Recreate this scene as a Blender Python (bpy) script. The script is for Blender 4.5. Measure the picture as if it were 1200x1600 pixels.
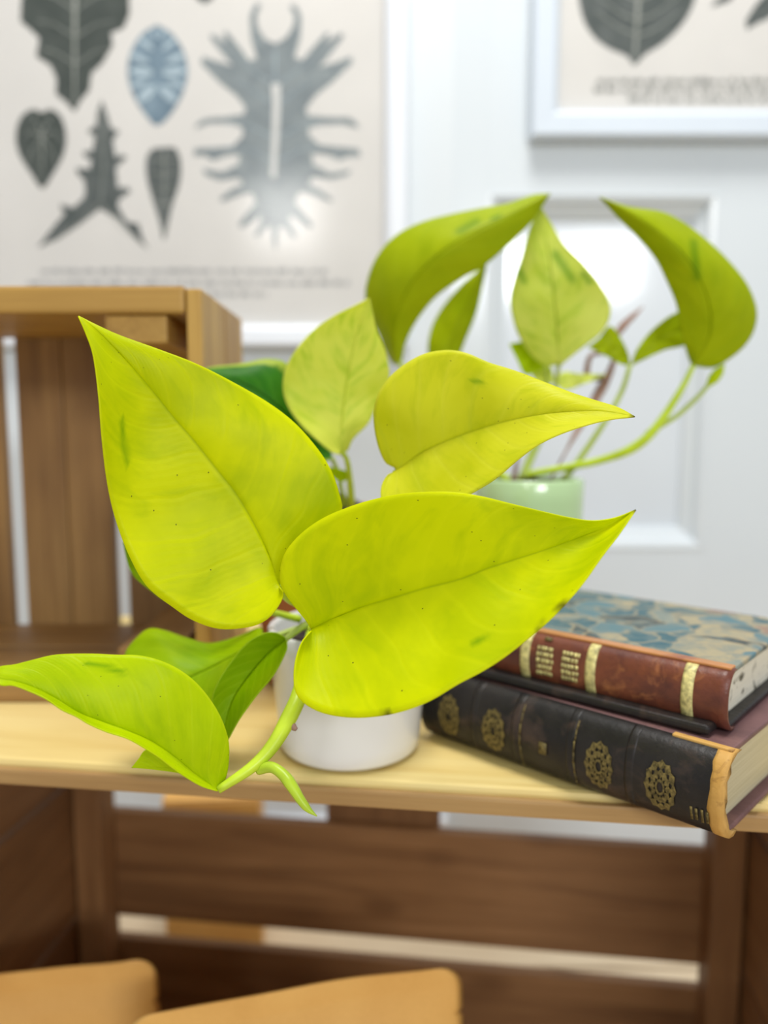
import bpy, bmesh, math, random
from mathutils import Vector, Matrix
from mathutils.geometry import tessellate_polygon

for o in list(bpy.data.objects):
    bpy.data.objects.remove(o)
scene = bpy.context.scene
COL = scene.collection
R = math.radians
random.seed(7)

# ------------------------------------------------------------------ camera
F_PX = 1200.0
PITCH = R(6.3)
CAM_H = 0.167
cam_data = bpy.data.cameras.new('camera')
cam = bpy.data.objects.new('camera', cam_data)
COL.objects.link(cam)
cam.location = (0, 0, CAM_H)
cam.rotation_euler = (R(90) - PITCH, 0, 0)
cam_data.sensor_fit = 'VERTICAL'
cam_data.sensor_height = 36.0
cam_data.lens = 36.0 * F_PX / 1600.0
cam_data.clip_start = 0.01
cam_data.dof.use_dof = True
cam_data.dof.focus_distance = 0.298
cam_data.dof.aperture_fstop = 4.0
scene.camera = cam

# ------------------------------------------------------------------ world, lights, exposure
world = bpy.data.worlds.new('world')
scene.world = world
world.use_nodes = True
bg = world.node_tree.nodes['Background']
bg.inputs[0].default_value = (0.93, 0.96, 1.0, 1)
bg.inputs[1].default_value = 0.42

def area_light(name, loc, target, sx, sy, power, color):
    d = bpy.data.lights.new(name, 'AREA')
    d.shape = 'RECTANGLE'
    d.size, d.size_y = sx, sy
    d.energy = power
    d.color = color
    o = bpy.data.objects.new(name, d)
    COL.objects.link(o)
    o.location = loc
    o.rotation_euler = (Vector(target) - Vector(loc)).to_track_quat('-Z', 'Y').to_euler()
    return o

area_light('ceiling_skylight', (0.05, 0.30, 1.75), (0.0, 0.45, 0.0), 0.6, 0.5, 20.0, (1.0, 0.97, 0.92))
area_light('shop_window', (0.74, -1.75, 0.90), (0.1, 0.6, 0.1), 0.80, 0.24, 14.0, (0.95, 0.98, 1.0))
area_light('shop_lamp', (-0.42, -1.5, 1.06), (0.0, 0.6, 0.1), 0.26, 0.26, 2.2, (1.0, 0.98, 0.95))

vs = scene.view_settings
vs.view_transform = 'Standard'
vs.look = 'None'
vs.gamma = 1.0
vs.use_curve_mapping = False
vs.exposure = 0.35

# ------------------------------------------------------------------ projection helpers
CAM = Vector((0, 0, CAM_H))
FWD = Vector((0, math.cos(PITCH), -math.sin(PITCH)))
UPV = Vector((0, math.sin(PITCH), math.cos(PITCH)))
RGT = Vector((1, 0, 0))

def ray(x, y):
    return FWD + RGT * ((x - 600) / F_PX) + UPV * ((800 - y) / F_PX)
def P(x, y, d):
    return CAM + ray(x, y) * d
def PY(x, y, Y):
    r = ray(x, y)
    return CAM + r * (Y / r.y)
def PZ(x, y, Z):
    r = ray(x, y)
    return CAM + r * ((Z - CAM_H) / r.z)

# ------------------------------------------------------------------ object helpers
def tag(o, label=None, cat=None, group=None, kind=None):
    if label: o['label'] = label
    if cat: o['category'] = cat
    if group: o['group'] = group
    if kind: o['kind'] = kind
    return o

def empty(name, loc, rz=0.0):
    o = bpy.data.objects.new(name, None)
    o.empty_display_size = 0.02
    COL.objects.link(o)
    o.location = loc
    o.rotation_euler = (0, 0, rz)
    return o

def mat_of(o):
    return Matrix.Translation(o.location) @ o.rotation_euler.to_matrix().to_4x4()

def link_mesh(name, me, mat, parent=None, smooth=True, world_coords=False):
    """Links a mesh. world_coords: vertices are given in world space, moved into the parent's frame
    with an origin at the mesh centre."""
    if world_coords:
        M = Matrix.Identity(4)
        pp = parent
        chain = []
        while pp is not None:
            chain.append(pp); pp = pp.parent
        for q in reversed(chain):
            M = M @ mat_of(q)
        me.transform(M.inverted())
    n = len(me.vertices)
    c = Vector((0, 0, 0))
    if world_coords and n:
        lo = [min(v.co[i] for v in me.vertices) for i in range(3)]
        hi = [max(v.co[i] for v in me.vertices) for i in range(3)]
        c = Vector([(a + b) / 2 for a, b in zip(lo, hi)])
        me.transform(Matrix.Translation(-c))
    o = bpy.data.objects.new(name, me)
    COL.objects.link(o)
    o.location = c
    if mat: me.materials.append(mat)
    if parent: o.parent = parent
    if smooth:
        for p in me.polygons: p.use_smooth = True
    me.update()
    return o

def bm_mesh(bm, name):
    me = bpy.data.meshes.new(name)
    bmesh.ops.recalc_face_normals(bm, faces=bm.faces)
    bm.to_mesh(me)
    bm.free()
    return me

def box_mesh(name, sx, sy, sz, bevel=0.001, seg=1):
    bm = bmesh.new()
    bmesh.ops.create_cube(bm, size=1.0)
    bmesh.ops.scale(bm, vec=(sx, sy, sz), verts=bm.verts)
    if bevel > 0:
        bmesh.ops.bevel(bm, geom=list(bm.edges), offset=bevel, segments=seg, affect='EDGES', profile=0.5)
    return bm_mesh(bm, name)

def board(name, parent, length, width, thick, loc, rot, mat, bevel=0.0012, rough=0.0):
    """A wooden board, grain along its own x axis."""
    bm = bmesh.new()
    bmesh.ops.create_cube(bm, size=1.0)
    bmesh.ops.scale(bm, vec=(length, width, thick), verts=bm.verts)
    if rough:
        for v in bm.verts:
            v.co += Vector((random.uniform(-1, 1), random.uniform(-1, 1), random.uniform(-.3, .3))) * rough
    bmesh.ops.bevel(bm, geom=list(bm.edges), offset=bevel, segments=2, affect='EDGES', profile=0.6)
    o = link_mesh(name, bm_mesh(bm, name), mat, parent, smooth=False)
    o.location = loc
    o.rotation_euler = rot
    return o

def catmull(pts, n):
    """Smooth a polyline of tuples, then resample n points at equal arc length."""
    pts = [Vector(p) for p in pts]
    dense = []
    m = len(pts)
    for i in range(m - 1):
        p0 = pts[i - 1] if i > 0 else pts[i] * 2 - pts[i + 1]
        p1, p2 = pts[i], pts[i + 1]
        p3 = pts[i + 2] if i + 2 < m else pts[i + 1] * 2 - pts[i]
        # centripetal-like safe tangents
        for k in range(10):
            t = k / 10
            dense.append(0.5 * ((2 * p1) + (p2 - p0) * t + (2 * p0 - 5 * p1 + 4 * p2 - p3) * t * t + (3 * p1 - p0 - 3 * p2 + p3) * t ** 3))
    dense.append(pts[-1])
    L = [0.0]
    for a, b in zip(dense, dense[1:]): L.append(L[-1] + (b - a).length)
    out = []
    j = 0
    for i in range(n):
        s = L[-1] * i / (n - 1)
        while j < len(L) - 2 and L[j + 1] < s: j += 1
        d = L[j + 1] - L[j]
        f = (s - L[j]) / d if d > 1e-9 else 0
        out.append(dense[j].lerp(dense[j + 1], min(max(f, 0), 1)))
    return out

def tube_mesh(name, pts, radii, sides=10, n=None, flat=1.0):
    """Tube along 3-D points with interpolated radii, closed ends."""
    n = n or max(8, len(pts) * 6)
    path = catmull([tuple(p) for p in pts], n)
    bm = bmesh.new()
    rings = []
    up = Vector((0, 0, 1))
    tprev = None
    for i, p in enumerate(path):
        a = path[max(i - 1, 0)]; b = path[min(i + 1, n - 1)]
        t = (b - a).normalized()
        if tprev is None:
            side = t.cross(up)
            if side.length < 1e-3: side = t.cross(Vector((1, 0, 0)))
            side.normalize()
        else:
            side = (side - t * side.dot(t)).normalized()
        tprev = t
        nrm = t.cross(side)
        u = i / (n - 1) * (len(radii) - 1)
        k = min(int(u), len(radii) - 2)
        r = radii[k] * (1 - (u - k)) + radii[k + 1] * (u - k)
        rings.append([bm.verts.new(p + side * math.cos(q) * r + nrm * math.sin(q) * r * flat)
                      for q in [2 * math.pi * s / sides for s in range(sides)]])
    for A, B in zip(rings, rings[1:]):
        for s in range(sides):
            bm.faces.new((A[s], A[(s + 1) % sides], B[(s + 1) % sides], B[s]))
    bm.faces.new(rings[0][::-1]); bm.faces.new(rings[-1])
    return bm_mesh(bm, name)

def lathe_mesh(name, profile, sides=64):
    bm = bmesh.new()
    rings = []
    for r, z in profile:
        if r < 1e-6:
            rings.append([bm.verts.new((0, 0, z))])
        else:
            rings.append([bm.verts.new((r * math.cos(2 * math.pi * s / sides), r * math.sin(2 * math.pi * s / sides), z)) for s in range(sides)])
    for A, B in zip(rings, rings[1:]):
        if len(A) == 1 and len(B) == 1: continue
        for s in range(sides):
            s2 = (s + 1) % sides
            if len(A) == 1: bm.faces.new((A[0], B[s], B[s2]))
            elif len(B) == 1: bm.faces.new((A[s], A[s2], B[0]))
            else: bm.faces.new((A[s], A[s2], B[s2], B[s]))
    return bm_mesh(bm, name)

# ------------------------------------------------------------------ materials
def new_mat(name):
    m = bpy.data.materials.new(name)
    m.use_nodes = True
    nt = m.node_tree
    return m, nt, nt.nodes['Principled BSDF'], nt.nodes['Material Output']

def nd(nt, kind, **kw):
    n = nt.nodes.new(kind)
    for k, v in kw.items():
        setattr(n, k, v)
    return n

def ramp(nt, fac, stops, interp='LINEAR'):
    n = nt.nodes.new('ShaderNodeValToRGB')
    cr = n.color_ramp
    cr.interpolation = interp
    while len(cr.elements) < len(stops): cr.elements.new(0.5)
    for e, (p, c) in zip(cr.elements, stops):
        e.position = p
        e.color = (*c, 1) if len(c) == 3 else c
    nt.links.new(fac, n.inputs[0])
    return n.outputs[0]

def math_n(nt, op, a, b=None, c=None):
    n = nt.nodes.new('ShaderNodeMath'); n.operation = op
    for i, v in enumerate((a, b, c)):
        if v is None: continue
        if isinstance(v, (int, float)): n.inputs[i].default_value = v
        else: nt.links.new(v, n.inputs[i])
    return n.outputs[0]

def mix_c(nt, fac, a, b, blend='MIX'):
    n = nt.nodes.new('ShaderNodeMix'); n.data_type = 'RGBA'; n.blend_type = blend
    for sock, v in ((n.inputs[0], fac), (n.inputs[6], a), (n.inputs[7], b)):
        if isinstance(v, (int, float)): sock.default_value = v
        elif isinstance(v, tuple): sock.default_value = (*v, 1) if len(v) == 3 else v
        else: nt.links.new(v, sock)
    return n.outputs[2]

def noise(nt, vec, scale, detail=3.0, rough=0.5, dist=0.0):
    n = nt.nodes.new('ShaderNodeTexNoise')
    n.inputs['Scale'].default_value = scale
    n.inputs['Detail'].default_value = detail
    n.inputs['Roughness'].default_value = rough
    n.inputs['Distortion'].default_value = dist
    if vec is not None: nt.links.new(vec, n.inputs['Vector'])
    return n.outputs['Fac']

def mapped(nt, coord='Object', scale=(1, 1, 1), loc=(0, 0, 0), rnd=False):
    tc = nt.nodes.new('ShaderNodeTexCoord')
    v = tc.outputs[coord]
    if rnd:
        oi = nt.nodes.new('ShaderNodeObjectInfo')
        cx = nt.nodes.new('ShaderNodeCombineXYZ')
        for i, k in enumerate((3.1, 7.7, 5.3)):
            nt.links.new(math_n(nt, 'MULTIPLY', oi.outputs['Random'], k), cx.inputs[i])
        va = nt.nodes.new('ShaderNodeVectorMath'); va.operation = 'ADD'
        nt.links.new(v, va.inputs[0]); nt.links.new(cx.outputs[0], va.inputs[1])
        v = va.outputs[0]
    mp = nt.nodes.new('ShaderNodeMapping')
    mp.inputs['Scale'].default_value = scale
    mp.inputs['Location'].default_value = loc
    nt.links.new(v, mp.inputs['Vector'])
    return mp.outputs[0]

def bump(nt, h, strength, dist, bsdf):
    b = nt.nodes.new('ShaderNodeBump')
    b.inputs['Strength'].default_value = strength
    b.inputs['Distance'].default_value = dist
    nt.links.new(h, b.inputs['Height'])
    nt.links.new(b.outputs[0], bsdf.inputs['Normal'])

def wood(name, light, mid, dark, rough=0.55, knots=True):
    m, nt, b, out = new_mat(name)
    v = mapped(nt, 'Object', (3.0, 38.0, 38.0), rnd=True)
    g1 = noise(nt, v, 1.0, 5, 0.6, 0.6)
    v2 = mapped(nt, 'Object', (10.0, 300.0, 300.0), rnd=True)
    g2 = noise(nt, v2, 1.0, 3, 0.6, 0.2)
    v3 = mapped(nt, 'Object', (6, 9, 9), rnd=True)
    g3 = noise(nt, v3, 1.0, 3, 0.5)
    c = ramp(nt, g1, [(0.33, dark), (0.5, mid), (0.66, light)])
    c = mix_c(nt, 0.35, c, ramp(nt, g2, [(0.3, dark), (0.7, light)]))
    c = mix_c(nt, ramp(nt, g3, [(0.35, (0, 0, 0)), (0.7, (0.55, 0.55, 0.55))]), c, dark, 'MIX')
    if knots:
        vk = mapped(nt, 'Object', (9.0, 16.0, 16.0), rnd=True)
        vo = nt.nodes.new('ShaderNodeTexVoronoi'); vo.inputs['Scale'].default_value = 1.0
        nt.links.new(vk, vo.inputs['Vector'])
        k = ramp(nt, vo.outputs['Distance'], [(0.08, (1, 1, 1)), (0.22, (0, 0, 0))])
        c = mix_c(nt, math_n(nt, 'MULTIPLY', k, 0.6), c, dark)
    nt.links.new(c, b.inputs['Base Color'])
    b.inputs['Roughness'].default_value = rough
    bump(nt, g2, 0.25, 0.001, b)
    return m

def plain(name, col, rough=0.5, spec=0.5, noise_amt=0.06, nscale=40, metallic=0.0, coat=0.0):
    m, nt, b, out = new_mat(name)
    v = mapped(nt, 'Object', (1, 1, 1))
    g = noise(nt, v, nscale, 3, 0.55)
    lo = tuple(max(0, x * (1 - noise_amt)) for x in col)
    hi = tuple(min(1, x * (1 + noise_amt)) for x in col)
    nt.links.new(ramp(nt, g, [(0.3, lo), (0.7, hi)]), b.inputs['Base Color'])
    b.inputs['Roughness'].default_value = rough
    b.inputs['Specular IOR Level'].default_value = spec
    b.inputs['Metallic'].default_value = metallic
    b.inputs['Coat Weight'].default_value = coat
    b.inputs['Coat Roughness'].default_value = 0.1
    return m

def leaf_mat(name, c_lo, c_hi, c_vein, c_blotch, transl=0.4, rough=0.38, blotch=0.35, specks=True, vein_n=9.0, edge=None):
    m, nt, b, out = new_mat(name)
    tc = nt.nodes.new('ShaderNodeTexCoord')
    sep = nt.nodes.new('ShaderNodeSeparateXYZ')
    nt.links.new(tc.outputs['UV'], sep.inputs[0])
    u, vv = sep.outputs[0], sep.outputs[1]
    s = math_n(nt, 'MULTIPLY', math_n(nt, 'SUBTRACT', vv, 0.5), 2.0)
    sa = math_n(nt, 'ABSOLUTE', s)
    # lateral veins: run outwards and forward
    obj = mapped(nt, 'Object', (1, 1, 1), rnd=True)
    wob = noise(nt, obj, 22, 2, 0.5)
    ph = math_n(nt, 'SUBTRACT', math_n(nt, 'MULTIPLY', u, vein_n), math_n(nt, 'MULTIPLY', sa, 2.6))
    ph = math_n(nt, 'ADD', ph, math_n(nt, 'MULTIPLY', wob, 1.0))
    side = math_n(nt, 'MULTIPLY', math_n(nt, 'GREATER_THAN', s, 0.0), 0.43)
    ph = math_n(nt, 'ADD', ph, side)
    fr = math_n(nt, 'ABSOLUTE', math_n(nt, 'SUBTRACT', math_n(nt, 'FRACT', ph), 0.5))
    vein = ramp(nt, fr, [(0.0, (1, 1, 1)), (0.10, (0.25, 0.25, 0.25)), (0.3, (0, 0, 0))])
    ph2 = math_n(nt, 'MULTIPLY', ph, 5.0)
    fr2 = math_n(nt, 'ABSOLUTE', math_n(nt, 'SUBTRACT', math_n(nt, 'FRACT', ph2), 0.5))
    midr = ramp(nt, sa, [(0.0, (1, 1, 1)), (0.008, (0.6, 0.6, 0.6)), (0.022, (0, 0, 0))])
    n1 = noise(nt, obj, 26, 4, 0.55, 0.4)
    n2 = noise(nt, obj, 60, 3, 0.5, 0.3)
    col = ramp(nt, n1, [(0.36, c_lo), (0.60, c_hi)])
    # fresher green streaks that follow the venation
    streak_v = nt.nodes.new('ShaderNodeCombineXYZ')
    nt.links.new(math_n(nt, 'MULTIPLY', ph, 1.6), streak_v.inputs[0])
    nt.links.new(math_n(nt, 'MULTIPLY', s, 2.2), streak_v.inputs[1])
    oi = nt.nodes.new('ShaderNodeObjectInfo')
    nt.links.new(math_n(nt, 'MULTIPLY', oi.outputs['Random'], 13.0), streak_v.inputs[2])
    st = noise(nt, streak_v.outputs[0], 1.0, 3, 0.55, 0.5)
    stf = ramp(nt, st, [(0.5, (0, 0, 0)), (0.72, (1, 1, 1))])
    col = mix_c(nt, math_n(nt, 'MULTIPLY', stf, blotch), col, c_blotch)
    col = mix_c(nt, math_n(nt, 'MULTIPLY', vein, 0.22), col, c_vein)
    col = mix_c(nt, math_n(nt, 'MULTIPLY', midr, 0.45), col, tuple(x * 0.8 for x in c_blotch))
    if edge:
        ef = ramp(nt, math_n(nt, 'ADD', sa, math_n(nt, 'MULTIPLY', math_n(nt, 'SUBTRACT', n1, 0.5), 0.9)), [(0.74, (0, 0, 0)), (0.84, (1, 1, 1))])
        col = mix_c(nt, ef, col, edge)
    if specks:
        vo = nt.nodes.new('ShaderNodeTexVoronoi'); vo.inputs['Scale'].default_value = 1.0
        cuv = nt.nodes.new('ShaderNodeCombineXYZ')
        nt.links.new(math_n(nt, 'ADD', math_n(nt, 'MULTIPLY', u, 14.0), math_n(nt, 'MULTIPLY', oi.outputs['Random'], 31.0)), cuv.inputs[0])
        nt.links.new(math_n(nt, 'MULTIPLY', s, 4.5), cuv.inputs[1])
        vo.voronoi_dimensions = '2D'
        nt.links.new(cuv.outputs[0], vo.inputs['Vector'])
        sp = ramp(nt, vo.outputs['Distance'], [(0.015, (1, 1, 1)), (0.032, (0, 0, 0))])
        vc = nt.nodes.new('ShaderNodeSeparateColor')
        nt.links.new(vo.outputs['Color'], vc.inputs[0])
        keep = math_n(nt, 'GREATER_THAN', vc.outputs[0], 0.82)
        col = mix_c(nt, math_n(nt, 'MULTIPLY', sp, keep), col, (0.05, 0.06, 0.01))
    # pale rim, green bruises and brown nicks
    rim = ramp(nt, sa, [(0.965, (0, 0, 0)), (0.985, (1, 1, 1))])
    col = mix_c(nt, math_n(nt, 'MULTIPLY', rim, 0.55), col, c_vein)
    at = nt.nodes.new('ShaderNodeAttribute'); at.attribute_name = 'mark'
    sm = nt.nodes.new('ShaderNodeSeparateColor'); nt.links.new(at.outputs['Color'], sm.inputs[0])
    col = mix_c(nt, math_n(nt, 'MULTIPLY', sm.outputs[0], 0.75), col, (c_blotch[0] * 0.42, c_blotch[1] * 0.68, c_blotch[2]))
    col = mix_c(nt, sm.outputs[1], col, (0.06, 0.04, 0.01))
    nt.links.new(col, b.inputs['Base Color'])
    b.inputs['Roughness'].default_value = rough
    b.inputs['Specular IOR Level'].default_value = 0.1
    h = math_n(nt, 'ADD', math_n(nt, 'MULTIPLY', vein, -0.4), math_n(nt, 'ADD', math_n(nt, 'MULTIPLY', n2, 0.25), math_n(nt, 'MULTIPLY', fr2, 0.25)))
    bump(nt, h, 0.25, 0.0006, b)
    tr = nt.nodes.new('ShaderNodeBsdfTranslucent')
    tcol = mix_c(nt, 1.0, col, (1.0, 1.0, 0.6), 'MULTIPLY')
    nt.links.new(tcol, tr.inputs[0])
    mx = nt.nodes.new('ShaderNodeMixShader')
    mx.inputs[0].default_value = transl
    nt.links.new(b.outputs[0], mx.inputs[1]); nt.links.new(tr.outputs[0], mx.inputs[2])
    nt.links.new(mx.outputs[0], out.inputs[0])
    return m

M = {}
M['wall'] = plain('white_wall_paint', (0.69, 0.74, 0.775), 0.5, 0.3, 0.015, 6)
M['door'] = plain('white_door_gloss', (0.68, 0.735, 0.775), 0.16, 0.5, 0.012, 5)
M['panel'] = plain('glossy_door_panel', (0.70, 0.755, 0.81), 0.10, 1.0, 0.012, 5)
M['frame_w'] = plain('white_frame_lacquer', (0.80, 0.84, 0.90), 0.3, 0.5, 0.015, 12)
M['frame_b'] = plain('pale_blue_white_frame', (0.64, 0.71, 0.79), 0.35, 0.5, 0.015, 12)
M['paper'] = plain('cream_print_paper', (0.70, 0.685, 0.655), 0.7, 0.2, 0.03, 9)
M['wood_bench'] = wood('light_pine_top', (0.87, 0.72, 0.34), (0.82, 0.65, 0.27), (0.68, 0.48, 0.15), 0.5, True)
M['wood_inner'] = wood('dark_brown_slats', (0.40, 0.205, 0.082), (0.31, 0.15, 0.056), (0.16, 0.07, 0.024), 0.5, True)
M['wood_crate'] = wood('honey_pine_crate', (0.68, 0.42, 0.10), (0.56, 0.33, 0.07), (0.30, 0.15, 0.025), 0.5, True)
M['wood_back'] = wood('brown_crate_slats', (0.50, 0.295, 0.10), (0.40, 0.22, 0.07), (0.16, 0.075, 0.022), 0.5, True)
M['wood_edge'] = wood('brown_edge_strip', (0.50, 0.31, 0.12), (0.42, 0.25, 0.09), (0.28, 0.15, 0.05), 0.5, False)
M['floor'] = wood('cream_floor_boards', (0.78, 0.66, 0.48), (0.72, 0.60, 0.42), (0.55, 0.42, 0.27), 0.5, False)
M['pot_white'] = plain('white_glazed_ceramic', (0.80, 0.80, 0.81), 0.22, 0.5, 0.02, 15, coat=0.4)
M['pot_green'] = plain('pale_green_glaze', (0.47, 0.66, 0.35), 0.18, 0.5, 0.04, 18, coat=0.5)
M['terracotta'] = plain('terracotta', (0.50, 0.20, 0.10), 0.75, 0.2, 0.12, 40)
M['kraft'] = None
NEON = dict(c_lo=(0.60, 0.69, 0.0), c_hi=(0.75, 0.81, 0.0), c_vein=(0.83, 0.87, 0.004), c_blotch=(0.40, 0.56, 0.0))
M['neon'] = leaf_mat('neon_leaf', **NEON)
M['neon_y'] = leaf_mat('neon_leaf_yellow', (0.70, 0.72, 0.012), (0.78, 0.79, 0.03), (0.82, 0.82, 0.08), (0.54, 0.62, 0.006), blotch=0.5)
M['neon_g'] = leaf_mat('neon_leaf_green', (0.50, 0.67, 0.001), (0.60, 0.76, 0.001), (0.70, 0.82, 0.015), (0.34, 0.55, 0.001), blotch=0.35)
M['neon_mid'] = leaf_mat('mid_green_leaf', (0.30, 0.50, 0.001), (0.40, 0.58, 0.001), (0.52, 0.68, 0.02), (0.22, 0.42, 0.001), blotch=0.4, specks=False)  # deeper green leaf colour
M['neon_pale'] = leaf_mat('pale_lime_leaf', (0.76, 0.83, 0.08), (0.84, 0.89, 0.14), (0.86, 0.90, 0.16), (0.44, 0.66, 0.004), blotch=0.6, specks=False)
M['lime'] = leaf_mat('lime_leaf', (0.41, 0.51, 0.004), (0.48, 0.57, 0.006), (0.52, 0.62, 0.02), (0.30, 0.45, 0.004), blotch=0.3, specks=False)
M['lime_pale'] = leaf_mat('pale_lime_back_leaf', (0.70, 0.80, 0.10), (0.80, 0.86, 0.20), (0.80, 0.86, 0.20), (0.42, 0.62, 0.02), blotch=0.6, specks=False)
M['dkgreen'] = leaf_mat('dark_green_variegated_leaf', (0.02, 0.14, 0.008), (0.06, 0.24, 0.012), (0.12, 0.32, 0.03), (0.012, 0.10, 0.006), blotch=0.6, transl=0.25, specks=False, edge=(0.42, 0.52, 0.06))
M['stem'] = plain('lime_stem', (0.52, 0.68, 0.03), 0.35, 0.4, 0.18, 60)
M['stem_pale'] = plain('pale_green_stem', (0.42, 0.53, 0.10), 0.4, 0.4, 0.15, 60)
M['bud'] = plain('fresh_bud', (0.45, 0.62, 0.03), 0.35, 0.4, 0.15, 60)
M['brown_dry'] = plain('dry_brown_sheath', (0.28, 0.17, 0.13), 0.8, 0.2, 0.3, 60)

def soil_mat():
    m, nt, b, out = new_mat('potting_soil')
    v = mapped(nt, 'Object')
    g = noise(nt, v, 160, 4, 0.7)
    nt.links.new(ramp(nt, g, [(0.35, (0.012, 0.008, 0.006)), (0.65, (0.07, 0.045, 0.035)), (0.8, (0.16, 0.11, 0.08))]), b.inputs['Base Color'])
    b.inputs['Roughness'].default_value = 0.95
    bump(nt, g, 1.0, 0.003, b)
    return m
M['soil'] = soil_mat()

def kraft_mat():
    m, nt, b, out = new_mat('kraft_paper')
    v = mapped(nt, 'Object', (1, 1, 1))
    g = noise(nt, v, 14, 3, 0.5, 0.3)
    f = noise(nt, v, 600, 2, 0.6)
    c = ramp(nt, g, [(0.3, (0.70, 0.36, 0.08)), (0.7, (0.84, 0.48, 0.13))])
    c = mix_c(nt, 0.12, c, ramp(nt, f, [(0.3, (0.40, 0.2, 0.06)), (0.7, (0.8, 0.5, 0.2))]))
    nt.links.new(c, b.inputs['Base Color'])
    b.inputs['Roughness'].default_value = 0.5
    bump(nt, g, 0.4, 0.004, b)
    return m
M['kraft'] = kraft_mat()

def glass_mat():
    m, nt, b, out = new_mat('picture_glass')
    tr = nt.nodes.new('ShaderNodeBsdfTransparent')
    gl = nt.nodes.new('ShaderNodeBsdfGlossy'); gl.inputs['Roughness'].default_value = 0.14
    lw = nt.nodes.new('ShaderNodeLayerWeight'); lw.inputs[0].default_value = 0.35
    fz = nt.nodes.new('ShaderNodeMath'); fz.operation = 'MULTIPLY_ADD'
    nt.links.new(math_n(nt, 'POWER', lw.outputs['Facing'], 4.0), fz.inputs[0]); fz.inputs[1].default_value = 0.8; fz.inputs[2].default_value = 0.03
    v = mapped(nt, 'Object')
    g = noise(nt, v, 5, 1)
    mx = nt.nodes.new('ShaderNodeMixShader')
    nt.links.new(math_n(nt, 'MULTIPLY', fz.outputs[0], math_n(nt, 'ADD', 0.95, math_n(nt, 'MULTIPLY', g, 0.1))), mx.inputs[0])
    nt.links.new(tr.outputs[0], mx.inputs[1]); nt.links.new(gl.outputs[0], mx.inputs[2])
    nt.links.new(mx.outputs[0], out.inputs[0])
    return m
M['glass'] = glass_mat()

def leather(name, a, bcol, wear, rough=0.38, wscale=30):
    m, nt, b, out = new_mat(name)
    v = mapped(nt, 'Object')
    g = noise(nt, v, 45, 4, 0.6, 0.3)
    w = noise(nt, v, wscale, 4, 0.65, 0.6)
    c = ramp(nt, g, [(0.3, a), (0.7, bcol)])
    c = mix_c(nt, ramp(nt, w, [(0.55, (0, 0, 0)), (0.75, (1, 1, 1))]), c, wear)
    nt.links.new(c, b.inputs['Base Color'])
    b.inputs['Roughness'].default_value = rough
    b.inputs['Specular IOR Level'].default_value = 0.35
    bump(nt, noise(nt, v, 350, 3, 0.6), 0.4, 0.0006, b)
    return m
M['leather_brown'] = leather('red_brown_leather', (0.07, 0.022, 0.02), (0.23, 0.066, 0.03), (0.42, 0.16, 0.06), 0.38, 55)
M['leather_edge'] = leather('worn_orange_leather', (0.42, 0.17, 0.05), (0.52, 0.23, 0.08), (0.30, 0.10, 0.05))
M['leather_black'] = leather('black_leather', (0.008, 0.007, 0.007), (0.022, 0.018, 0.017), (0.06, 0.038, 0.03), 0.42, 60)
M['tan_wear'] = leather('tan_worn_edge', (0.55, 0.30, 0.07), (0.66, 0.40, 0.12), (0.22, 0.10, 0.03), 0.6, 120)
M['board_purple'] = leather('purple_brown_cloth', (0.12, 0.06, 0.06), (0.18, 0.09, 0.09), (0.25, 0.13, 0.11), 0.6)
M['board_grey'] = leather('grey_board', (0.24, 0.22, 0.22), (0.32, 0.29, 0.29), (0.18, 0.14, 0.13), 0.6)
M['gilt'] = plain('worn_gilt', (0.60, 0.53, 0.22), 0.5, 0.5, 0.5, 400, metallic=0.1)
M['gilt_dim'] = plain('dim_gilt', (0.14, 0.105, 0.032), 0.55, 0.4, 0.75, 700, metallic=0.1)

def pages_mat(name, a, bcol, spots=False):
    m, nt, b, out = new_mat(name)
    v = mapped(nt, 'Object', (20, 20, 1600))
    g = noise(nt, v, 1.0, 3, 0.6)
    c = ramp(nt, g, [(0.3, a), (0.7, bcol)])
    if spots:
        vo = noise(nt, mapped(nt, 'Object'), 110, 3, 0.6, 1.0)
        c = mix_c(nt, ramp(nt, vo, [(0.55, (0, 0, 0)), (0.66, (1, 1, 1))]), c, (0.09, 0.08, 0.05))
    nt.links.new(c, b.inputs['Base Color'])
    b.inputs['Roughness'].default_value = 0.8
    bump(nt, g, 0.3, 0.0005, b)
    return m
M['pages'] = pages_mat('cream_pages', (0.46, 0.40, 0.24), (0.58, 0.51, 0.33))
M['pages_marbled'] = pages_mat('sprinkled_pages', (0.66, 0.62, 0.50), (0.76, 0.72, 0.6), True)

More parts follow.
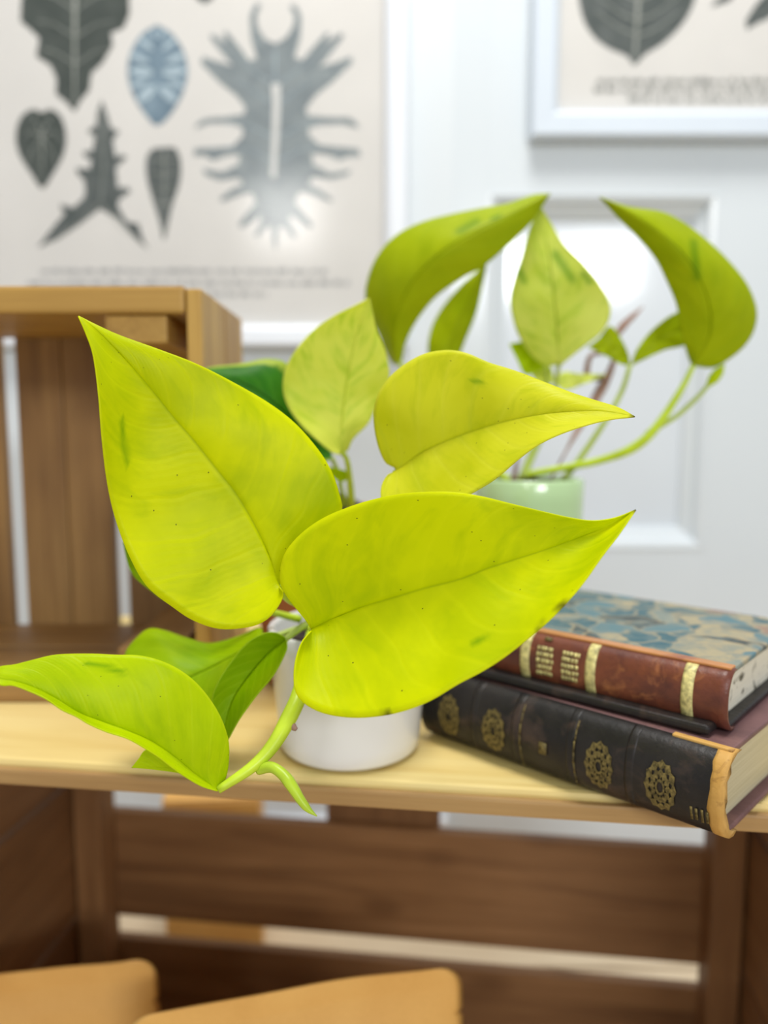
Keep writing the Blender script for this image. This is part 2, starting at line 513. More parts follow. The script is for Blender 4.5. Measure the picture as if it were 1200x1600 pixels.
def marble_paper():
    m, nt, b, out = new_mat('marbled_paper')
    v = mapped(nt, 'Object', (1, 1, 1))
    n = nt.nodes.new('ShaderNodeTexNoise'); n.inputs['Scale'].default_value = 30; n.inputs['Detail'].default_value = 3
    nt.links.new(v, n.inputs['Vector'])
    vm = nt.nodes.new('ShaderNodeVectorMath'); vm.operation = 'MULTIPLY_ADD'
    nt.links.new(n.outputs['Color'], vm.inputs[0]); vm.inputs[1].default_value = (0.05, 0.035, 0.0); nt.links.new(v, vm.inputs[2])
    vo = nt.nodes.new('ShaderNodeTexVoronoi'); vo.inputs['Scale'].default_value = 65
    nt.links.new(vm.outputs[0], vo.inputs['Vector'])
    sc = nt.nodes.new('ShaderNodeSeparateColor'); nt.links.new(vo.outputs['Color'], sc.inputs[0])
    c = ramp(nt, sc.outputs[0], [(0.0, (0.05, 0.12, 0.15)), (0.3, (0.10, 0.19, 0.22)), (0.5, (0.24, 0.26, 0.22)), (0.66, (0.36, 0.31, 0.20)), (0.80, (0.06, 0.07, 0.07)), (0.92, (0.30, 0.19, 0.14))], 'CONSTANT')
    ve = nt.nodes.new('ShaderNodeTexVoronoi'); ve.feature = 'DISTANCE_TO_EDGE'; ve.inputs['Scale'].default_value = 65
    nt.links.new(vm.outputs[0], ve.inputs['Vector'])
    c = mix_c(nt, ramp(nt, ve.outputs['Distance'], [(0.02, (0.7, 0.7, 0.7)), (0.10, (0, 0, 0))]), c, (0.38, 0.31, 0.19))
    fine = noise(nt, v, 120, 4, 0.6, 0.5)
    c = mix_c(nt, ramp(nt, fine, [(0.42, (0, 0, 0)), (0.62, (0.6, 0.6, 0.6))]), c, (0.15, 0.20, 0.20))
    nt.links.new(c, b.inputs['Base Color'])
    b.inputs['Roughness'].default_value = 0.6
    b.inputs['Specular IOR Level'].default_value = 0.2
    return m
M['marbled'] = marble_paper()

def ink(name, a, bcol):
    m, nt, b, out = new_mat(name)
    v = mapped(nt, 'Object')
    g = noise(nt, v, 45, 3, 0.5, 0.4)
    nt.links.new(ramp(nt, g, [(0.35, a), (0.65, bcol)]), b.inputs['Base Color'])
    b.inputs['Roughness'].default_value = 0.75
    b.inputs['Specular IOR Level'].default_value = 0.15
    return m
M['ink_dark'] = ink('dark_green_ink', (0.050, 0.062, 0.054), (0.072, 0.085, 0.075))
M['ink_mid'] = ink('grey_green_ink', (0.075, 0.09, 0.085), (0.115, 0.13, 0.125))
M['ink_grey'] = ink('grey_ink', (0.20, 0.235, 0.25), (0.27, 0.31, 0.32))
M['ink_blue'] = ink('blue_grey_ink', (0.13, 0.20, 0.26), (0.23, 0.32, 0.39))
M['ink_bluelt'] = ink('pale_blue_ink', (0.38, 0.48, 0.55), (0.46, 0.57, 0.63))
M['ink_vein'] = ink('pale_vein_ink', (0.34, 0.36, 0.32), (0.42, 0.44, 0.40))
M['ink_text'] = ink('caption_ink', (0.22, 0.23, 0.24), (0.32, 0.33, 0.34))
M['ink_text2'] = ink('caption_ink_dark', (0.14, 0.15, 0.14), (0.22, 0.23, 0.21))
M['ink_cream'] = ink('cream_gap_ink', (0.66, 0.66, 0.64), (0.70, 0.70, 0.68))

# ================================================================== THE SETTING
WALL_Y = 0.95
FLOOR_Z = -0.405

def slab(name, lo, hi, mat, label, cat):
    sx, sy, sz = [b - a for a, b in zip(lo, hi)]
    o = link_mesh(name, box_mesh(name, sx, sy, sz, 0.0), mat, None, smooth=False)
    o.location = [(a + b) / 2 for a, b in zip(lo, hi)]
    tag(o, label, cat, kind='structure')
    return o

# floor of separate boards
fl = slab('floor', (-1.6, -1.2, FLOOR_Z - 0.03), (1.6, WALL_Y, FLOOR_Z - 0.008), M['wood_inner'], 'cream wooden floor under the crates', 'floor')
fw = 0.14
yy = -1.2
me_fb = box_mesh('plank', 3.19, fw - 0.004, 0.008, 0.001)
while yy + fw <= WALL_Y + 0.01:
    o = bpy.data.objects.new('plank', me_fb); COL.objects.link(o)
    if not me_fb.materials: me_fb.materials.append(M['floor'])
    o.parent = fl
    o.location = (0, yy + fw / 2 - fl.location.y, FLOOR_Z - 0.004 - fl.location.z)
    yy += fw

wall = slab('wall_back', (-1.6, WALL_Y, FLOOR_Z - 0.02), (PY(705, 500, WALL_Y).x, WALL_Y + 0.08, 1.35), M['wall'], 'pale blue-white painted wall behind the left picture', 'wall')
wall2 = slab('wall_right', (PY(1290, 500, WALL_Y).x, WALL_Y, FLOOR_Z - 0.02), (1.6, WALL_Y + 0.08, 1.35), M['wall'], 'pale white wall strip right of the panelled door', 'wall')

# panelled white door: stile/rail slab with recessed panels and mouldings
dx0, dx1 = PY(705, 500, WALL_Y).x, PY(1290, 500, WALL_Y).x
px0, px1 = PY(757, 580, WALL_Y).x, PY(1113, 580, WALL_Y).x
pz1, pz0 = PY(900, 300, WALL_Y).z, PY(900, 860, WALL_Y).z
door = empty('door_1', ((dx0 + dx1) / 2, WALL_Y, FLOOR_Z))
tag(door, 'white panelled door with recessed rectangular panel behind the green pot', 'door', kind='structure')
def door_box(name, x0, x1, z0, z1, y0, y1, mat=None, bevel=0.0003):
    o = link_mesh(name, box_mesh(name, x1 - x0, y1 - y0, z1 - z0, bevel, 2), mat or M['door'], door, smooth=False)
    o.location = Vector(((x0 + x1) / 2, (y0 + y1) / 2, (z0 + z1) / 2)) - door.location
    return o
dz0, dz1 = FLOOR_Z - 0.0, 1.35
door_box('stile', dx0, px0, dz0, dz1, WALL_Y, WALL_Y + 0.05)
door_box('stile', px1, dx1, dz0, dz1, WALL_Y, WALL_Y + 0.05)
door_box('rail', px0, px1, dz0, pz0, WALL_Y, WALL_Y + 0.05)
door_box('rail', px0, px1, pz1, dz1, WALL_Y, WALL_Y + 0.05)
door_box('panel', px0 - 0.004, px1 + 0.004, pz0 - 0.004, pz1 + 0.004, WALL_Y + 0.022, WALL_Y + 0.040, M['panel'])

def moulding(name, x0, x1, z0, z1, prof, mat, parent):
    """Rectangular ring; prof = list of (inset, y) across the moulding."""
    bm = bmesh.new()
    loops = []
    for ins, y in prof:
        loops.append([bm.verts.new((x, y, z)) for x, z in ((x0 + ins, z0 + ins), (x1 - ins, z0 + ins), (x1 - ins, z1 - ins), (x0 + ins, z1 - ins))])
    m = len(loops)
    for i in range(m):
        A, B = loops[i], loops[(i + 1) % m]
        for k in range(4):
            bm.faces.new((A[k], A[(k + 1) % 4], B[(k + 1) % 4], B[k]))
    return link_mesh(name, bm_mesh(bm, name), mat, parent, smooth=False, world_coords=True)
w = 0.027
moulding('panel_moulding', px0, px1, pz0, pz1,
         [(0, WALL_Y + 0.0225), (0, WALL_Y - 0.0005), (0.004, WALL_Y - 0.0012), (0.010, WALL_Y + 0.001), (0.014, WALL_Y + 0.010), (0.020, WALL_Y + 0.013), (w, WALL_Y + 0.018), (w, WALL_Y + 0.0225)], M['door'], door)

# skirting along the wall foot
sk = slab('baseboard_back', (-1.6, WALL_Y - 0.014, FLOOR_Z), (dx0, WALL_Y, FLOOR_Z + 0.07), M['frame_w'], 'white skirting board at the foot of the wall', 'skirting')

# ================================================================== PICTURES
def poly_obj(name, polys, y, mat, parent, off=(0, 0), sc=1.875):
    """Flat printed shapes from closed outlines (crop pixels) on the vertical plane Y=y."""
    verts, faces = [], []
    for poly in polys:
        pts = [PY(p[0] / sc + off[0], p[1] / sc + off[1], y) for p in poly]
        base = len(verts)
        verts += pts
        for t in tessellate_polygon([[Vector((p.x, p.z, 0)) for p in pts]]):
            faces.append([base + i for i in t])
    me = bpy.data.meshes.new(name)
    me.from_pydata([tuple(v) for v in verts], [], faces)
    return link_mesh(name, me, mat, parent, smooth=False, world_coords=True)

def smooth_poly(pts, n=60):
    return [tuple(p)[:2] for p in catmull([(a, b, 0) for a, b in pts] + [(pts[0][0], pts[0][1], 0)], n)][:-1]

def strip(pts, w0, w1):
    """Thin tapered stroke polygon along a polyline."""
    L, Rr = [], []
    n = len(pts)
    for i, p in enumerate(pts):
        a = Vector(pts[max(i - 1, 0)]); b = Vector(pts[min(i + 1, n - 1)])
        t = (b - a).normalized(); nn = Vector((-t.y, t.x))
        ww = (w0 + (w1 - w0) * i / (n - 1)) / 2
        L.append((p[0] + nn.x * ww, p[1] + nn.y * ww)); Rr.append((p[0] - nn.x * ww, p[1] - nn.y * ww))
    return L + Rr[::-1]

def caption(lines, rng):
    """Rows of illegible small print: short word-like strokes."""
    polys = []
    for (x0, x1, y, h) in lines:
        x = x0
        while x < x1:
            wl = rng.uniform(16, 46)
            xx = x
            while xx < min(x + wl, x1):
                cw = rng.uniform(3.0, 6.0)
                hh = h * rng.choice((0.65, 0.7, 1.0))
                polys.append([(xx, y), (xx + cw, y), (xx + cw, y - hh), (xx, y - hh)])
                xx += cw + 1.6
            x += wl + rng.uniform(7, 14)
    return polys

def picture(x_left, x_right, z_bot, z_top, rail, mat_rail, name, label, y_back):
    f = empty(name, ((x_left + x_right) / 2, y_back, z_bot))
    tag(f, label, 'picture')
    d = 0.022
    yb, yf = y_back - 0.0005, y_back - d
    moulding('frame_moulding', x_left, x_right, z_bot, z_top,
             [(0, yb), (0, yf + 0.003), (0.003, yf), (rail - 0.006, yf + 0.001), (rail, yf + 0.006), (rail, yb)], mat_rail, f)
    sh = box_mesh('print_sheet', x_right - x_left - 2 * rail + 0.006, 0.003, z_top - z_bot - 2 * rail + 0.006, 0)
    o = link_mesh('print_sheet', sh, M['paper'], f, smooth=False)
    o.location = Vector(((x_left + x_right) / 2, y_back - 0.0045, (z_bot + z_top) / 2)) - f.location
    g = box_mesh('glass_pane', x_right - x_left - 2 * rail + 0.006, 0.0015, z_top - z_bot - 2 * rail + 0.006, 0)
    o = link_mesh('glass_pane', g, M['glass'], f, smooth=False)
    o.location = Vector(((x_left + x_right) / 2, y_back - 0.011, (z_bot + z_top) / 2)) - f.location
    return f, y_back - 0.0062

# left picture
yb = WALL_Y - 0.001
YF = WALL_Y - 0.022
xr = PY(637, 200, YF).x; zb = PY(430, 541, YF).z
pic1, yp = picture(xr - 0.56, xr, zb, zb + 0.74, 0.0255, M['frame_w'], 'framed_leaf_print', 'white framed print of grey-green leaf drawings left of the door', yb)
Dp = lambda name, polys, mat, dy=0.0: poly_obj(name, polys, yp - dy, mat, pic1)
A = [(20, -330), (65, -200), (20, -120), (70, -60), (62, 0), (60, 62), (95, 92), (115, 112), (106, 165), (148, 192), (166, 232), (163, 275), (193, 298), (218, 328), (240, 290), (262, 265), (268, 215), (300, 185), (331, 132), (325, 97), (362, 82), (380, 40), (378, 0), (400, -70), (370, -130), (410, -220), (420, -330), (220, -420)]
Dp('printed_leaf', [A], M['ink_dark'])
Dp('printed_vein', [strip([(220, -380), (220, 0), (218, 310)], 16, 3)] + [strip([(220, y), (220 + s * 60, y - 40), (220 + s * 110, y - 50)], 3, 1.5) for y in (-150, -60, 30, 110, 190) for s in (-1, 1)], M['ink_vein'], 0.0004)
B = smooth_poly([(460, 72), (505, 100), (540, 155), (550, 215), (535, 275), (500, 335), (460, 368), (425, 335), (388, 275), (374, 215), (382, 155), (415, 100)])
Dp('printed_leaf', [B], M['ink_blue'])
Bl = []
for (cx, cy, rx, ry, an) in [(430, 130, 26, 8, 40), (495, 130, 26, 8, -40), (415, 210, 34, 13, 5), (508, 210, 34, 13, -5), (428, 275, 34, 14, -45), (492, 275, 34, 14, 45), (450, 100, 14, 5, 60), (474, 100, 14, 5, -60), (408, 170, 30, 10, 22), (514, 170, 30, 10, -22), (405, 245, 26, 8, -25), (516, 245, 26, 8, 25)]:
    a = R(an)
    Bl.append([(cx + rx * math.cos(q) * math.cos(a) - ry * math.sin(q) * math.sin(a), cy + rx * math.cos(q) * math.sin(a) + ry * math.sin(q) * math.cos(a)) for q in [2 * math.pi * k / 16 for k in range(16)]])
Dp('printed_highlight', Bl, M['ink_bluelt'], 0.0004)
C = smooth_poly([(122, 330), (150, 320), (180, 345), (194, 400), (185, 455), (155, 510), (124, 552), (92, 510), (58, 455), (46, 400), (60, 345), (95, 320)])
Dp('printed_leaf', [C], M['ink_dark'])
Dp('printed_vein', [strip([(122, 385), (124, 540)], 4, 1)] + [strip([(122, 400), (122 + s * 35, 385), (122 + s * 62, 410)], 3, 1.2) for s in (-1, 1)] + [strip([(122, 405), (122 + s * 25, 435), (122 + s * 45, 480)], 3, 1.2) for s in (-1, 1)] + [strip([(122, 395), (122 + s * 16, 360), (122 + s * 30, 338)], 3, 1.2) for s in (-1, 1)], M['ink_vein'], 0.0004)
Dl = [(298, 292), (285, 330), (282, 368), (258, 380), (262, 392), (278, 395), (272, 440), (240, 446), (250, 460), (268, 470), (262, 495), (222, 492), (228, 512), (245, 525), (250, 560), (245, 580), (215, 608), (176, 598), (180, 615), (190, 625), (160, 660), (110, 725), (170, 700), (230, 660), (292, 612)]
Dr = [(345, 640), (390, 690), (436, 732), (420, 705), (405, 655), (372, 650), (345, 605), (348, 585), (385, 560), (370, 548), (345, 550), (340, 490), (372, 462), (360, 452), (338, 460), (330, 410), (350, 385), (325, 375), (312, 330)]
Dp('printed_leaf', [Dl + Dr], M['ink_mid'])
Dp('printed_vein', [strip([(298, 320), (305, 470), (296, 590), (240, 650), (130, 715)], 3, 1.5), strip([(300, 600), (360, 670), (425, 722)], 3, 1.5)], M['ink_vein'], 0.0004)
E = smooth_poly([(480, 432), (515, 435), (530, 480), (525, 540), (505, 600), (492, 660), (480, 705), (470, 660), (452, 600), (432, 530), (428, 470), (445, 438)])
Dp('printed_leaf', [E], M['ink_mid'])
Dp('printed_vein', [strip([(481, 440), (482, 690)], 4, 1.5)] + [strip([(481, y), (481 + s * 20, y - 14), (481 + s * 38, y - 8)], 2.5, 1) for y in (480, 520, 560, 600) for s in (-1, 1)], M['ink_vein'], 0.0004)
half = [(0, 128), (30, 112), (52, 80), (58, 48), (42, 16), (60, 14), (78, 48), (74, 110), (56, 168), (80, 176), (110, 140), (150, 95), (160, 98), (150, 125), (192, 96), (202, 104), (160, 160), (130, 196), (180, 182), (222, 165), (228, 182), (170, 238), (118, 280), (90, 318), (95, 338), (150, 343), (215, 344), (238, 358), (246, 376), (200, 364), (130, 366), (98, 376), (98, 396), (130, 425), (180, 430), (245, 436), (250, 460), (215, 458), (190, 470), (150, 452), (108, 450), (112, 482), (160, 508), (222, 498), (215, 512), (170, 525), (110, 518), (98, 540), (130, 556), (170, 585), (162, 592), (110, 570), (72, 560), (58, 590), (80, 620), (112, 660), (104, 670), (70, 648), (50, 630), (40, 640), (64, 690), (54, 700), (28, 670), (12, 660), (8, 700), (0, 738)]
xc = 806
right = [(xc + a, b) for a, b in half]
left = [(xc - a * 0.95 - 2 * (1 - abs(0.5 - i / len(half)) * 2), b + 4 * math.sin(i)) for i, (a, b) in enumerate(half)][::-1]
Dp('printed_leaf', [right + left[1:-1]], M['ink_grey'])
Dp('printed_highlight', [strip([(808, 245), (810, 300), (806, 420), (800, 520)], 26, 14)], M['ink_cream'], 0.0004)
Dp('printed_vein', [strip([(806, 150), (806, 245)], 4, 3)] + [strip([(806 + s * 16, y), (806 + s * 60, y - 30), (806 + s * 110, y - 70)], 3, 1.2) for y in (240, 300) for s in (-1, 1)] + [strip([(806 + s * 14, y), (806 + s * 70, y - 30), (806 + s * 150, y - 40)], 3, 1.2) for y in (400, 470) for s in (-1, 1)], M['ink_bluelt'], 0.0004)
Dp('printed_leaf', [[(560, -40), (575, -5), (600, 12), (625, -5), (640, -40)]], M['ink_mid'])
rng = random.Random(3)
Dp('printed_caption', caption([(120, 960, 802, 16), (80, 1020, 836, 16), (330, 780, 868, 16)], rng), M['ink_text'])

# right picture
YF2 = WALL_Y - 0.022
xl2 = PY(833, 100, YF2).x; zb2 = PY(1000, 213, YF2).z
pic2, yp2 = picture(xl2, xl2 + 0.50, zb2, zb2 + 0.66, 0.030, M['frame_b'], 'framed_leaf_print', 'pale blue-white framed print with one broad dark heart-shaped leaf, upper right', yb)
D2 = lambda name, polys, mat, dy=0.0: poly_obj(name, polys, yp2 - dy, mat, pic2, (560, 0))
H = smooth_poly([(815, -330), (880, -360), (960, -300), (1000, -180), (1000, -70), (980, 15), (945, 75), (895, 125), (840, 160), (808, 192), (788, 165), (735, 142), (690, 108), (655, 45), (640, -70), (650, -190), (690, -300), (760, -360)], 90)
D2('printed_leaf', [H], M['ink_mid'])
D2('printed_vein', [strip([(818, -320), (820, 0), (810, 175)], 14, 5)] + [strip([(820, y), (820 + s * 50, y + 20 - 40), (820 + s * 120, y - 70)], 4, 1.5) for y in (-150, -70, 0, 60, 105) for s in (-1, 1)], M['ink_vein'], 0.0004)
D2('printed_leaf', [[(1030, 22), (1050, 0), (1095, -40), (1130, -40), (1085, 5)], [(1137, 88), (1135, 60), (1160, 20), (1210, -40), (1270, -60), (1260, 10), (1200, 55), (1165, 70)]], M['ink_mid'])
D2('printed_caption', caption([(700, 1420, 246, 20), (690, 1420, 272, 20), (790, 1400, 300, 18)], rng), M['ink_text2'])

# ================================================================== LOWER CRATE (lying on its side, shelf-like)
YAW = R(-7.4)
FRONT_Y = 0.345
cr2 = empty('wooden_crate', (-0.026, FRONT_Y + 0.010, FLOOR_Z), YAW)
tag(cr2, 'large brown slatted crate lying on its side under the pots and books', 'crate')
CW, CD, CHT = 0.585, 0.29, -FLOOR_Z    # outer width, depth, height
TB = 0.012
def c2(name, l, w_, t, x, y, z, rot, mat, **k):
    return board(name, cr2, l, w_, t, (x, y, z + CHT), rot, mat, **k)   # z given relative to crate top
# top: two boards along the width
c2('top_board', CW + 0.08, 0.178, TB, 0.03, 0.089 - 0.003, -TB / 2, (0, 0, 0), M['wood_bench'], bevel=0.0025)
c2('top_board', CW + 0.08, 0.108, TB, 0.03, 0.178 + 0.056, -TB / 2, (0, 0, 0), M['wood_bench'], bevel=0.0025)
c2('front_edge', CW + 0.08, TB - 0.0035, 0.004, 0.03, -0.005, -TB / 2 - 0.0018, (R(90), 0, 0), M['wood_edge'], bevel=0.0015)
# bottom boards
for k in range(3):
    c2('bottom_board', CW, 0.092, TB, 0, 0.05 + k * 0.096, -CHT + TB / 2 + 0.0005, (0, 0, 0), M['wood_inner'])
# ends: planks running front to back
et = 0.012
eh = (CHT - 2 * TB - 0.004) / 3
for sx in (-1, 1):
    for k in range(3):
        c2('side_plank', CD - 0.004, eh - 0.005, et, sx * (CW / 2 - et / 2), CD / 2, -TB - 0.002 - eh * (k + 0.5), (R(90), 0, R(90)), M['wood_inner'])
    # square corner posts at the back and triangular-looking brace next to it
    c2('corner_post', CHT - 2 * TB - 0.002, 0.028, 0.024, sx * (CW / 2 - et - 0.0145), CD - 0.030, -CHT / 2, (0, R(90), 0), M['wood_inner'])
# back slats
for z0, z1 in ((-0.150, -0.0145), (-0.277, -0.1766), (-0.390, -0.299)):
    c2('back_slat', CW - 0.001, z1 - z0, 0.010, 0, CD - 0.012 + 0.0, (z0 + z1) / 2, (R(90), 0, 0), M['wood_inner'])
# middle batten behind the slats
c2('batten', 0.12, 0.10, 0.012, -0.012, CD + 0.0005, -0.155, (R(90), R(90), 0), M['wood_inner'])

# ================================================================== UPPER CRATE (standing on end, open to the front)
UF, UB = 0.452, 0.580
ux1 = PY(288, 470, UF).x
uz = PY(140, 446, UF).z
UW = 0.30
cr1 = empty('wooden_crate', (ux1 - UW / 2, UF, 0.0))
tag(cr1, 'honey brown crate standing on end at left, open front', 'crate')
def c1(name, l, w_, t, x, y, z, rot, mat, **k):
    return board(name, cr1, l, w_, t, (x, y, z), rot, mat, **k)
UD = UB - UF
tt = 0.0155
c1('end_board', UW, 0.066, tt, 0, 0.033, uz - tt / 2, (0, 0, 0), M['wood_crate'], bevel=0.002)
c1('end_board', UW, UD - 0.069, tt, 0, (0.069 + UD) / 2, uz - tt / 2, (0, 0, 0), M['wood_crate'], bevel=0.002)
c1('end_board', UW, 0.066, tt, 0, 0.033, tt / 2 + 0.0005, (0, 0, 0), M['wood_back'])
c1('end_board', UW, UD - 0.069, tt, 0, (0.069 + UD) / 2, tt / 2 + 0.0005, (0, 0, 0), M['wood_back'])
# end battens under the top and above the bottom on both inner corners (front end grain shows)
for sx in (-1, 1):
    for z in (uz - tt - 0.0085, tt + 0.0095):
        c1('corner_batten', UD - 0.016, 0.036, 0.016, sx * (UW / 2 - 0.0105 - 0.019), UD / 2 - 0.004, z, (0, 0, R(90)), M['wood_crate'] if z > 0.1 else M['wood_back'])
    # side planks standing upright, outer faces flush with the end boards
    for yc, wd in ((0.0325, 0.063), ((0.067 + UD) / 2, UD - 0.067)):
        c1('side_plank', uz - 0.001, wd, 0.009, sx * (UW / 2 + 0.0052), yc, uz / 2 - 0.001, (0, R(90), 0), M['wood_crate'])
# back planks standing upright with gaps
by = UD + 0.0055
def back_plank(xa, xb):
    xw0 = PY(xa, 760, UB).x - cr1.location.x
    xw1 = PY(xb, 760, UB).x - cr1.location.x
    c1('back_plank', uz - 0.002, xw1 - xw0, 0.009, (xw0 + xw1) / 2, by, uz / 2, (R(90), R(90), 0), M['wood_back'], bevel=0.001)
back_plank(-150, 8)
back_plank(33, 103)
back_plank(104, 174)
back_plank(195, 318)

# ================================================================== CARDBOARD BOX behind the crates (seen through the gaps)
bx = PY(360, 1275, 0.78)
cb = empty('cardboard_box', (bx.x - 0.02, 0.80, FLOOR_Z), R(6))
tag(cb, 'orange-brown cardboard box on the floor behind the large crate', 'box')
o = link_mesh('box_body', box_mesh('box_body', 0.10, 0.08, 0.185, 0.002), M['kraft'], cb, smooth=False); o.location = (0, 0, 0.0928)
for s in (-1, 1):
    o = link_mesh('box_flap', box_mesh('box_flap', 0.10, 0.039, 0.002, 0.0005), M['kraft'], cb, smooth=False); o.location = (0, s * 0.0203, 0.1866)

# ================================================================== BOOKS
def book(name, label, corner, yaw, L, W, T, z0, mats, tail_visible=True, round_=0.012, wear=False):
    """corner: world xy of the right (near) end of the spine at the bottom. Local x along the spine from left to right
    ending at 0, local y away from the spine, z up."""
    e = empty(name, (corner[0], corner[1], z0), yaw)
    tag(e, label, 'book')
    bt = 0.0028
    def lbox(nm, x0, x1, y0, y1, za, zb, mat, bev=0.0008):
        o = link_mesh(nm, box_mesh(nm, x1 - x0, y1 - y0, zb - za, bev, 2), mat, e, smooth=False)
        o.location = ((x0 + x1) / 2, (y0 + y1) / 2, (za + zb) / 2)
        return o
    lbox('cover_board', -L, 0, 0.006, W, 0.0003, bt, mats['board'])
    top = lbox('cover_board', -L, 0, 0.006, W, T - bt, T, mats['top'])
    lbox('page_block', -L + 0.005, -0.005, 0.006, W - 0.005, bt, T - bt, mats['pages'], 0.0003)
    # rounded spine: arc cross-section swept along x, with thickness
    def spine_section(grow=0.0):
        pts = []
        for k in range(15):
            a = R(-90 + 180 * k / 14)
            pts.append((0.008 - (round_ + grow) * math.cos(a) ** 0.8 if math.cos(a) > 1e-6 else 0.008, T / 2 + (T / 2) * math.sin(a)))
        return pts
    def sweep(nm, xs, grows, mat, parent, wob=0.0, seed=1, closed_thick=0.002):
        rr = random.Random(seed)
        bm = bmesh.new()
        rings = []
        for x, g in zip(xs, grows):
            out = spine_section(g)
            inn = [(y + closed_thick, T / 2 + (z - T / 2) * 0.93) for y, z in out]
            ring = [bm.verts.new((x + rr.uniform(-wob, wob), y, z)) for y, z in out + inn[::-1]]
            rings.append(ring)
        n = len(rings[0])
        for A_, B_ in zip(rings, rings[1:]):
            for k in range(n):
                bm.faces.new((A_[k], A_[(k + 1) % n], B_[(k + 1) % n], B_[k]))
        bm.faces.new(rings[0][::-1]); bm.faces.new(rings[-1])
        return link_mesh(nm, bm_mesh(bm, nm), mat, parent, smooth=True)
    n = 40
    xs = [-L - 0.001 + (L + 0.002) * k / n for k in range(n + 1)]
    sp = sweep('spine', xs, [0.0 + 0.0002 * math.sin(k * 2.1) for k in range(n + 1)], mats['spine'], e)
    return e, sp, sweep, spine_section, lbox, top

def on_spine(sec, T, x, f, grow):
    """Point on the spine surface at fraction f (0 bottom, 1 top)."""
    k = f * 14
    i = min(int(k), 13)
    a, b = sec(grow)[i], sec(grow)[i + 1]
    t = k - i
    return Vector((x, a[0] + (b[0] - a[0]) * t, a[1] + (b[1] - a[1]) * t))

def spine_patch(nm, sec, T, cells, mat, parent, grow=0.0005):
    """Gilt tooling: thin quads lying on the curved spine; cells = (x0,x1,f0,f1)."""
    bm = bmesh.new()
    for (x0, x1, f0, f1) in cells:
        m_ = max(1, int(abs(f1 - f0) * 12))
        for k in range(m_):
            fa, fb = f0 + (f1 - f0) * k / m_, f0 + (f1 - f0) * (k + 1) / m_
            bm.faces.new([bm.verts.new(q) for q in (on_spine(sec, T, x0, fa, grow), on_spine(sec, T, x1, fa, grow), on_spine(sec, T, x1, fb, grow), on_spine(sec, T, x0, fb, grow))])
    o = link_mesh(nm, bm_mesh(bm, nm), mat, parent, smooth=True)
    md = o.modifiers.new('thick', 'SOLIDIFY'); md.thickness = 0.0004; md.offset = 1
    return o

def rosette_obj(nm, sec, T, cx, cf, rx, rf, mat, parent, grow=0.00045):
    """Round flower stamp: twelve petals around a ring, laid on the curved spine."""
    bm = bmesh.new()
    pt = lambda u, v: on_spine(sec, T, cx + u * rx, min(0.97, max(0.03, cf + v * rf)), grow)
    for k in range(12):
        a0 = 2 * math.pi * k / 12
        for r0, r1, wd in ((0.30, 0.68, 0.24), (0.62, 1.0, 0.24)):
            ps = [(r0, 0), ((r0 * 2 + r1) / 3, wd), ((r0 + r1 * 2) / 3, wd * 1.15), (r1, 0), ((r0 + r1 * 2) / 3, -wd * 1.15), ((r0 * 2 + r1) / 3, -wd)]
            bm.faces.new([bm.verts.new(pt(r * math.cos(a0 + w_), r * math.sin(a0 + w_))) for r, w_ in ps])
        a1 = 2 * math.pi * (k + 1) / 12
        bm.faces.new([bm.verts.new(pt(r * math.cos(q), r * math.sin(q))) for r, q in ((0.2, a0), (0.30, a0), (0.30, a1), (0.2, a1))])
    o = link_mesh(nm, bm_mesh(bm, nm), mat, parent, smooth=False)
    md = o.modifiers.new('thick', 'SOLIDIFY'); md.thickness = 0.0003; md.offset = 0
    return o

# lower black book
c_l = PZ(668, 1150, 0.0); c_r = PZ(1128, 1318, 0.0)
dvec = c_r - c_l
yaw1 = math.atan2(dvec.y, dvec.x)
L1 = dvec.length
T1 = 0.037
bk1, sp1, sweep1, sec1, lbox1, _ = book('antique_book', 'thick black leather-bound antique book lying under the brown one', (c_r.x, c_r.y), yaw1, L1, 0.105, T1, 0.0006,
    dict(board=M['board_purple'], top=M['board_purple'], pages=M['pages'], spine=M['leather_black']), round_=0.013)
for xb in (-0.245, -0.43, -0.62, -0.78, -0.93):
    x = xb * L1 / 1.0
    sweep1('raised_band', [x - 0.0022, x - 0.001, x + 0.001, x + 0.0022], [0.0, 0.0004, 0.0004, 0.0], M['leather_black'], sp1)
for xb in (-0.435, -0.62):
    spine_patch('gilt_line', sec1, T1, [(xb * L1 + 0.003, xb * L1 + 0.0036, 0.15, 0.8)], M['gilt_dim'], sp1)
for cx_, mt in ((-0.155, 'gilt_dim'), (-0.335, 'gilt_dim'), (-0.70, 'gilt_dim'), (-0.88, 'gilt_dim')):
    rosette_obj('gilt_rosette', sec1, T1, cx_ * L1, 0.47, 0.0070, 0.21, M[mt], sp1)
spine_patch('gilt_mark', sec1, T1, [(-0.075 * L1 + i * 0.0022, -0.075 * L1 + 0.001 + i * 0.0022, 0.28 + 0.02 * (i % 2), 0.40) for i in range(4)], M['gilt_dim'], sp1)
spine_patch('gilt_mark', sec1, T1, [(-0.53 * L1, -0.53 * L1 + 0.004, 0.42, 0.52)], M['gilt_dim'], sp1)
sweep1('worn_edge', [-0.0045, -0.003, -0.0005, 0.0016], [0.0, 0.0007, 0.0010, 0.0008], M['tan_wear'], sp1, wob=0.0005, seed=5, closed_thick=0.004)
lbox1('worn_edge', -0.024, 0.001, 0.004, 0.0075, T1 - 0.0015, T1 + 0.0006, M['tan_wear'], 0.0006)

